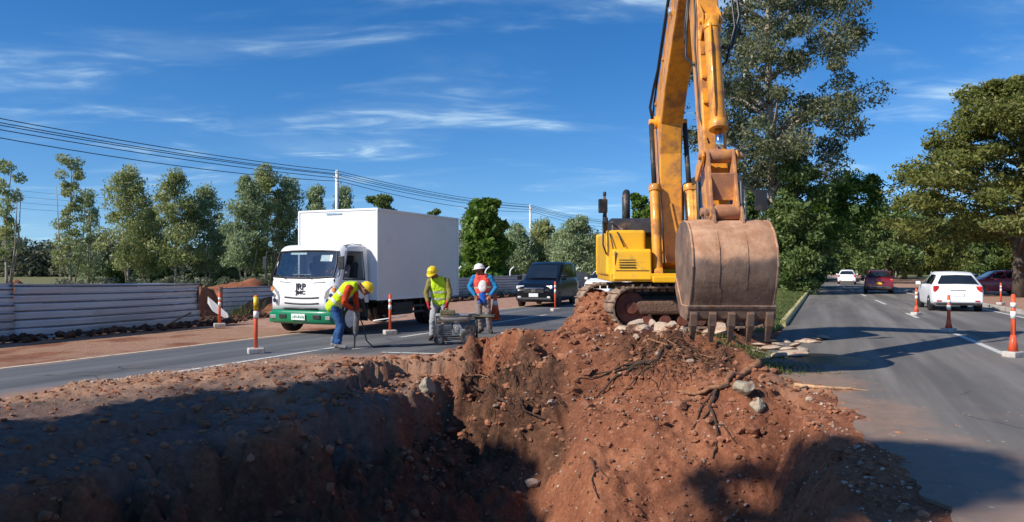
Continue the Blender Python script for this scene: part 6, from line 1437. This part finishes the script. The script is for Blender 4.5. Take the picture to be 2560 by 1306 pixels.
# ------------------------------------------------------------ fences, poles, wires
def fence(name, label, fx, ys, ztop, m, pitch, seed, post_every=1):
    t = thing(name, label, 'fence', (fx(ys[0]), ys[0], 0)); bx_, by_ = fx(ys[0]), ys[0]; g = random.Random(seed)
    for k in range(len(ys)-1):
        a, b_ = ys[k], ys[k+1]; n = max(8, int((b_-a)*5)); rows = []; nz_ = 120; w0 = g.uniform(-0.03, 0.03); tilt = g.uniform(-0.02, 0.04)
        for j in range(nz_+1):
            z = ztop(a)*j/nz_; row = []
            for i in range(n+1):
                y = a+(b_-a)*i/n; zz_ = ztop(y)*j/nz_
                fr_ = (zz_/pitch+0.35*noise.noise(Vector((y*0.25, k*3, seed)))) % 1.0; wave = 0.006*math.sin(fr_*6.28)-0.034*math.exp(-((fr_-0.5)/0.10)**2)
                bulge = 0.10*noise.noise(Vector((y*0.55, zz_*1.2, seed+k)))+tilt*zz_+w0
                row.append((fx(y)-bx_+wave+bulge, y-by_, zz_-0.02+0.03*noise.noise(Vector((y*0.3, k, 7.7)))))
            rows.append(row)
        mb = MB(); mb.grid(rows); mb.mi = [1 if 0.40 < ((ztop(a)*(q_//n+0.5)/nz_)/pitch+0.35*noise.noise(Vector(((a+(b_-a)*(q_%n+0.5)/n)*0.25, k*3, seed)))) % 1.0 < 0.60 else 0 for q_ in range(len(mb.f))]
        o = mb.build('sheet', [m, 'groove_dark'], t); s_ = o.modifiers.new('sol', 'SOLIDIFY'); s_.thickness = 0.004
    for y in ys:
        mb = MB(); x = fx(y)-bx_-0.07; mb.box((x, y-by_, ztop(y)/2), (0.07, 0.07, ztop(y)+0.02)); mb.build('post', 'steel_dark', t)
    return t
fence('corrugated_fence', 'grey corrugated sheet fence along the left road, nearest the viewer', lambda y: -18.65+0.46*y, [7.0, 11.8, 16.46, 21.15], lambda y: 1.30-0.02*(y-16), 'fence_steel', 0.19, 3)
fence('corrugated_fence', 'blue-grey corrugated sheet fence running behind the truck and the black van', lambda y: -20.9+0.47*y, [24.3, 30, 36, 42, 48, 54, 60, 66], lambda y: 0.98+0.012*(y-24), 'fence_blue', 0.15, 4)
t = thing('bent_sheet', 'bent pale metal sheet leaning in the gap between the two corrugated fences', 'metal sheet', (PX(540, 22.6), 22.6, 0))
mb = MB(); mb.add([(-0.25, 0, 0.75), (0.32, 0.1, 0.22), (0.36, 0.12, 0.0), (-0.1, 0.0, 0.3), (-0.25, 0.02, 0.75), (-0.26, 0, 0.55)], [(0, 1, 2, 3), (0, 3, 5)]); o = mb.build('sheet', 'box_panel', t); s_ = o.modifiers.new('s', 'SOLIDIFY'); s_.thickness = 0.01
br = thing('fence_brace', 'thin dark brace leaning against the right end of the grey corrugated fence', 'brace', (PX(440, 19.3), 19.2, 0))
mb = MB(); a = P(400, 815, 18.7); b_ = P(465, 783, 19.75); o_ = br.location; mb.tube([a-o_+Vector((0.12, 0, 0)), b_-o_+Vector((0.12, 0, 0))], 0.025, 6); mb.build('bar', 'steel_dark', br)
# white bent-top posts
def bent_post(label, x, y):
    t = thing('bent_top_post', label, 'post', (x, y, 0), 0, 'white posts behind the fence'); mb = MB()
    mb.tube([(0, 0, 0), (0, 0, 1.42), (0.06, 0, 1.56), (0.2, -0.02, 1.68)], 0.045, 8); mb.build('post', 'white_post', t)
    mb = MB(); mb.tube([(0.2, -0.02, 1.68), (0.24, -0.02, 1.71)], 0.05, 8); mb.build('post_cap', 'white_post', t); return t
nth = ['nearest', 'second', 'third', 'fourth', 'fifth', 'sixth', 'seventh', 'eighth', 'ninth']
for k, d in enumerate((36.5, 39.5, 42.5, 45.5, 48.5, 52, 56, 61, 66)):
    bent_post('white bent-top post behind the blue-grey fence, %s one right of the truck' % nth[k], -21.5+0.47*d, d)
# earth piles behind the fences
def pile(label, x, y, rx, ry, h, seed):
    N_ = 60; u = np.linspace(-1.6, 1.6, N_); U, W_ = np.meshgrid(u, u); n = fbm(U, W_, 0.7, 5, seed)
    Z = h*np.exp(-(U**2+W_**2)*1.3)*(1+0.35*n)+0.05*n-0.08*(U**2+W_**2); Z = np.maximum(Z, -0.06)
    V = np.stack([(U*rx).ravel(), (W_*ry).ravel(), Z.ravel()], 1); i = np.arange(N_*N_).reshape(N_, N_)
    o = fast_mesh('earth_pile', V, np.stack([i[:-1, :-1].ravel(), i[:-1, 1:].ravel(), i[1:, 1:].ravel(), i[1:, :-1].ravel()], 1), 'soil', smooth=True); o.location = (x, y, 0)
    return tag(o, label, 'earth pile')
pile('low red earth pile showing above the blue-grey fence beside the truck cab', PX(605, 27), 27.0, 2.6, 2.0, 1.05, 5)
pile('rough brown earth pile in the gap between the two corrugated fences', PX(514, 24.4), 24.4, 0.62, 1.2, 0.85, 6)
pile('small red earth pile over the fence top at the left picture edge', PX(5, 22), 22.5, 1.3, 1.6, 1.32, 7)
# utility poles and wires
poles = [(-28.5, 26.0), (-13.25, 56.0), (2.13, 86.0), (17.4, 116.0), (32.7, 146.0)]
plab = ['white concrete utility pole left of the picture edge', 'white utility pole rising behind the cargo box', 'thin white utility pole between the truck and the excavator', 'white utility pole hidden behind the excavator boom', 'farthest white utility pole of the line']
for (x, y), l in zip(poles, plab):
    t = thing('utility_pole', l, 'utility pole', (x, y, 0), 0, 'utility poles along the left road'); mb = MB(); mb.cyl((0, 0, 0), (0, 0, 9.05), 0.17, 0.12, n=14); mb.build('pole', 'white_post', t)
    mb = MB(); mb.box((0.10, 0, 8.55), (0.75, 0.08, 0.07)); mb.build('bracket', 'white_post', t)
    for k, (dx, z) in enumerate(((0.3, 8.7), (0.3, 8.15), (-0.18, 8.7))):
        mb = MB(); mb.cyl((dx, 0, z-0.10), (dx, 0, z), 0.05, 0.035, n=10); mb.build('insulator', 'engine_grey', t)
wz = [(0.0, 9.0, 'topmost'), (0.3, 8.75, 'second'), (-0.18, 8.72, 'third'), (0.14, 8.45, 'fourth'), (0.3, 8.2, 'lowest')]
for dx, z, w_ in wz:
    pts = []
    for k in range(len(poles)-1):
        a = Vector((poles[k][0]+dx, poles[k][1], z)); b_ = Vector((poles[k+1][0]+dx, poles[k+1][1], z)); sag = 0.42 if w_ != 'lowest' else 0.62
        for i in range(16): f = i/16; p_ = a.lerp(b_, f); p_.z -= sag*4*f*(1-f); pts.append(p_)
    pts.append(Vector((poles[-1][0]+dx, poles[-1][1], z)))
    mb = MB(); mb.tube(pts, 0.024, 5); tag(mb.build('power_line', 'wire'), 'dark overhead cable, %s of the five strung between the white poles' % w_, 'cable', 'cables on the white poles')
for k in range(4):
    a = P(-150, 455+16*k, 92); b_ = P(780, 512+10*k, 118); pts = []
    for i in range(20): f = i/19; p_ = a.lerp(b_, f); p_.z -= 0.9*4*f*(1-f); pts.append(p_)
    mb = MB(); mb.tube(pts, 0.02, 4); tag(mb.build('power_line', 'wire'), 'faint distant cable behind the left gum trees, %s from the top' % nth[k].replace('nearest', 'first'), 'cable', 'faint cables behind the gum trees')
# lamp post behind the stick
t = thing('lamp_post', 'tall thin white lamp post seen through the big tree right of the stick', 'lamp post', (PX(1862, 52), 52, 0.0))
mb = MB(); mb.cyl((0, 0, 0), (0, 0, 21.5), 0.13, 0.09, n=12); mb.build('pole', 'white_post', t)
mb = MB(); mb.tube([(0, 0, 21.3), (0.5, 0, 21.8), (1.6, 0, 22.0)], 0.05, 8); mb.build('arm', 'white_post', t); mb = MB(); mb.box((1.8, 0, 22.0), (0.6, 0.2, 0.1)); mb.build('lamp_head', 'engine_grey', t, 0.03)
mb = MB(); mb.tube([(0, 0, 16.0), (-0.6, 0, 15.9), (-1.1, 0, 16.1)], 0.05, 7); mb.build('hook', 'white_post', t)
for px, py, tp_, l in ((2160, 700, 650, 'thin white post on the far median beside the distant white cars'), (2240, 690, 655, 'thin white post farther along the road, right of the dark red car'), (2058, 700, 680, 'short yellow marker post on the median under the low trees')):
    b_ = G(px, py); t = thing('road_post', l, 'post', (b_.x, b_.y, 0)); h = (py-tp_)*b_.y/F; mb = MB(); mb.cyl((0, 0, 0), (0, 0, h), 0.16 if 'white' in l else 0.22, n=10); mb.ell((0, 0, h), (0.16, 0.16, 0.1)); mb.build('post', 'white_post' if 'white' in l else 'kerb_yellow', t)
    mb = MB(); mb.box((0, -0.03, h*0.85), (0.34, 0.3, 0.3)); mb.build('marker', 'reflective_white' if 'white' in l else 'yellow_plastic', t, 0.02)

# ------------------------------------------------------------ rocks, rubble, roots
def hitxy(px, py, lift=0.0):
    d = np.arange(3.5, 24, 0.02); x = (px-1280)*d/F; z = CH-(py-HZ)*d/F; tz = terrain(x[None], d[None])[0]
    k = np.argmax(z < tz) if np.any(z < tz) else len(d)-1
    return Vector((x[k], d[k], tz[k]+lift))
def rock(name, label, c, s, m, seed, cat='rock', group=None, sub=3):
    bm = bmesh.new(); bmesh.ops.create_icosphere(bm, subdivisions=sub, radius=1.0); g = random.Random(seed)
    planes = [(Vector((g.gauss(0, 1), g.gauss(0, 1), g.gauss(0, 1))).normalized(), g.uniform(0.5, 0.85)) for _ in range(9)]
    for v in bm.verts:
        for n_, d_ in planes:
            e = v.co.dot(n_)-d_
            if e > 0: v.co -= n_*e
        v.co += v.co.normalized()*0.10*noise.noise(v.co*2.6+Vector((seed, 0, 0))); v.co = Vector((v.co.x*s[0], v.co.y*s[1], v.co.z*s[2]))
    me = bpy.data.meshes.new(name); bm.to_mesh(me); bm.free(); me.materials.append(MATS[m]); o = bpy.data.objects.new(name, me); scene.collection.objects.link(o)
    o.location = c; o.rotation_euler = (g.uniform(-.3, .3), g.uniform(-.3, .3), g.uniform(0, 6)); return tag(o, label, cat, group)
rock('rock', 'pale whitish rock at the top of the shaded trench wall, left of the rooty earth', hitxy(1068, 975, 0.0), (0.15, 0.13, 0.18), 'rock_white', 3)
rock('rock', 'pale cream rock below the orange earth on the right of the slope', hitxy(1862, 985, 0.0), (0.15, 0.13, 0.14), 'rock_white', 8)
rock('rock', 'second cream rock embedded just below the first one on the right slope', hitxy(1893, 1018, -0.02), (0.12, 0.11, 0.12), 'rock_white', 12)
g = random.Random(9)
RL = ['leftmost, beside the track end', 'second from the left, below the track', 'third from the left, below the track', 'in the middle under the track', 'below the centre of the track', 'below the right part of the track', 'just left of the bucket teeth', 'behind the leftmost bucket tooth', 'behind the second bucket tooth', 'between the second and third tooth', 'low, left of centre under the track', 'low in the middle under the track', 'low, nearest the bucket', 'behind the third bucket tooth']
R1 = [(1560, 812), (1585, 800), (1610, 806), (1632, 796), (1655, 808), (1680, 800), (1705, 812), (1735, 812), (1765, 822), (1790, 812), (1600, 820), (1650, 822), (1700, 826), (1812, 826)]
for k, (px, py) in enumerate(R1):
    py += 8; p_ = G(px, py+8, 0.42); d = min(p_.y, 15.0); d = g.uniform(13.6, 14.8); x = PX(px, d); z = CH-(py-HZ)*d/F
    s = g.uniform(0.10, 0.24); rock('rubble_chunk', 'pale concrete lump on the mound, '+RL[k], (x, d, z-s*0.3), (s*1.3, s, s*0.75), 'rubble_pale', 20+k, 'rubble', 'pale rubble lumps below the tracks', 2)
R2 = [(1925, 868), (1945, 858), (1968, 872), (1990, 862), (2012, 850), (2035, 846), (1905, 880), (1985, 882), (1950, 886), (2058, 843), (1930, 850), (2005, 872), (1965, 850), (1900, 862), (1882, 872)]
for k, (px, py) in enumerate(R2):
    p_ = G(px, py, 0.05); s = g.uniform(0.10, 0.26)
    rock('rubble_slab', 'flat pale slab of broken concrete beside the kerb right of the bucket', (p_.x, p_.y, 0.03+0.02*g.random()), (s*1.4, s*1.0, s*0.25), 'rubble_pale', 50+k, 'rubble', 'pale concrete slabs right of the bucket', 2)
for k, (px, py, s) in enumerate(((1725, 905, .05), (1590, 845, .05), (2435, 902, .03), (2025, 1010, .05), (1330, 1215, .09), (1380, 1010, .06), (1240, 1020, .05))):
    p_ = hitxy(px, py, 0.01); rock('stone', ['reddish stone below the bucket teeth', 'small pale stone on top of the mound', 'small dark stone on the right road near the tallest post', 'earth clod on the right road beside the stick', 'ochre stone at the bottom of the ramp, beside the trench shade', 'stone stuck in the rooty earth', 'small stone left of the rooty earth'][k], p_, (s*1.3, s, s*0.8), 'gravel' if k != 1 else 'rubble_pale', 80+k, 'stone')
def root(label, pixels, r, m='root', cat='root', seed=0, name='tree_root', lift=0.5, branches=()):
    g = random.Random(seed)
    def path(px_, r0, r1):
        P_ = [hitxy(a, b_, 0) for a, b_ in px_]; pts = []
        for i in range(len(P_)-1):
            for j in range(5): p_ = P_[i].lerp(P_[i+1], j/5); p_.z = max(p_.z, Hh(p_.x, p_.y)); pts.append(p_+Vector((g.uniform(-1, 1), g.uniform(-1, 1), 0))*r0*0.5)
        pts.append(P_[-1]); n = len(pts); return [(p_+Vector((0, -0.4, 1)).normalized()*r0*lift) for p_ in pts], [r0+(r1-r0)*i/(n-1) for i in range(n)]
    mb = MB(); a, b_ = path(pixels, r, r*0.35); mb.tube(a, b_, 8)
    for br_ in branches: a, b_ = path(br_, r*0.6, r*0.15); mb.tube(a, b_, 6)
    o = mb.build(name, m); return tag(o, label, cat)
root('thick pale brown root curving from the orange earth down the right slope', [(1900, 915), (1850, 945), (1800, 975), (1740, 990), (1690, 985)], 0.05, 'root', seed=1)
root('dark forked root hanging down the middle of the lit slope', [(1822, 968), (1790, 990), (1775, 1020), (1790, 1060), (1792, 1110), (1782, 1150)], 0.026, 'root_dark', seed=2, branches=[[(1790, 990), (1755, 1020), (1740, 1060), (1725, 1085)], [(1775, 1030), (1755, 1050)], [(1790, 1062), (1812, 1075), (1840, 1110)]])
root('bundle of dark roots slanting left from the top of the mound', [(1700, 870), (1640, 905), (1590, 925), (1540, 960), (1490, 1000)], 0.034, 'root_dark', seed=3, branches=[[(1640, 905), (1560, 915), (1500, 945), (1440, 960)], [(1660, 895), (1600, 940), (1560, 985)], [(1610, 915), (1540, 930), (1470, 940)]])
root('thin reddish roots fanning out right of the mound top', [(1620, 850), (1680, 870), (1740, 885), (1790, 905)], 0.016, 'root', seed=4, branches=[[(1650, 840), (1710, 880), (1770, 912)], [(1640, 870), (1700, 900), (1745, 930)], [(1680, 862), (1750, 870), (1800, 890)], [(1700, 880), (1720, 920), (1728, 960)]])
root('long dark root crossing the rooty earth on the left of the mound', [(1185, 980), (1240, 1000), (1310, 1030), (1390, 1062)], 0.02, 'root_dark', seed=5)
root('reddish arched root sticking out of the dark earth on the left', [(1150, 958), (1175, 945), (1200, 944), (1222, 955)], 0.022, 'root', seed=6, lift=1.5)
root('thin root at the foot of the rooty earth, beside the ramp', [(1480, 1150), (1490, 1180), (1478, 1210), (1495, 1250)], 0.014, 'root_dark', seed=7, branches=[[(1485, 1165), (1515, 1190), (1520, 1215)]])
b0 = hitxy(1302, 845); mb = MB(); mb.tube([b0-Vector((0, 0, 0.08)), b0+Vector((0.02, 0.02, 0.05)), b0+Vector((-0.01, 0.03, 0.10)), b0+Vector((-0.05, 0.05, 0.14))], [0.06, 0.045, 0.03, 0.01], 8); mb.tube([b0+Vector((0, 0.02, 0.08)), b0+Vector((0.09, 0.0, 0.15))], [0.025, 0.008], 6)
tag(mb.build('root_stump', 'root'), 'small pointed stump of a broken root on the left end of the mound top', 'root')
st_ = root('long pale broken branch lying on the right road', [(1985, 966), (2040, 972), (2110, 976), (2190, 982)], 0.030, 'wood_pale', 'branch', 9, 'branch', branches=[[(2110, 976), (2150, 968), (2195, 970)], [(2020, 969), (1990, 975), (1975, 970)]])
gq = random.Random(77); mb = MB()
for k in range(420):
    if k % 2: px, py = gq.gauss(1270, 75), gq.gauss(950, 55)
    else: px, py = gq.gauss(1700, 75), gq.gauss(905, 30)
    p_ = hitxy(px, py, 0.0)
    if p_.y > 12.6: continue
    L = gq.uniform(0.08, 0.28); a = gq.uniform(-0.7, 0.7)
    q = p_+Vector((math.sin(a)*L*0.6, -0.45*L, -L*0.7)); q.z = max(q.z, Hh(q.x, q.y)-0.01)+0.012
    mid = p_.lerp(q, 0.5)+Vector((gq.uniform(-.02, .02), -0.02, 0.03)); r_ = gq.uniform(0.002, 0.006); mb.tube([p_, mid, q], [r_, r_, r_*0.4], 4, False)
tag(mb.build('fine_roots', 'root_dark'), 'mat of fine hanging roots in the torn topsoil of the mound', 'roots', kind='stuff')
mb = MB()
for k in range(260):
    px, py = gq.gauss(1690, 90), gq.gauss(868, 26); p_ = hitxy(px, py, 0.0)
    if p_.y > 12.6: continue
    L = gq.uniform(0.1, 0.4); a = gq.gauss(0.3, 0.6)
    q = p_+Vector((math.cos(a)*L, math.sin(a)*L*0.4, 0)); q.z = Hh(q.x, q.y)+gq.uniform(0.0, 0.03); mid = p_.lerp(q, 0.5)+Vector((0, 0, 0.03)); r_ = gq.uniform(0.002, 0.006); mb.tube([p_, mid, q], [r_, r_, r_*0.4], 4, False)
tag(mb.build('fine_roots', 'root'), 'tangle of thin reddish roots on top of the mound', 'roots', kind='stuff')
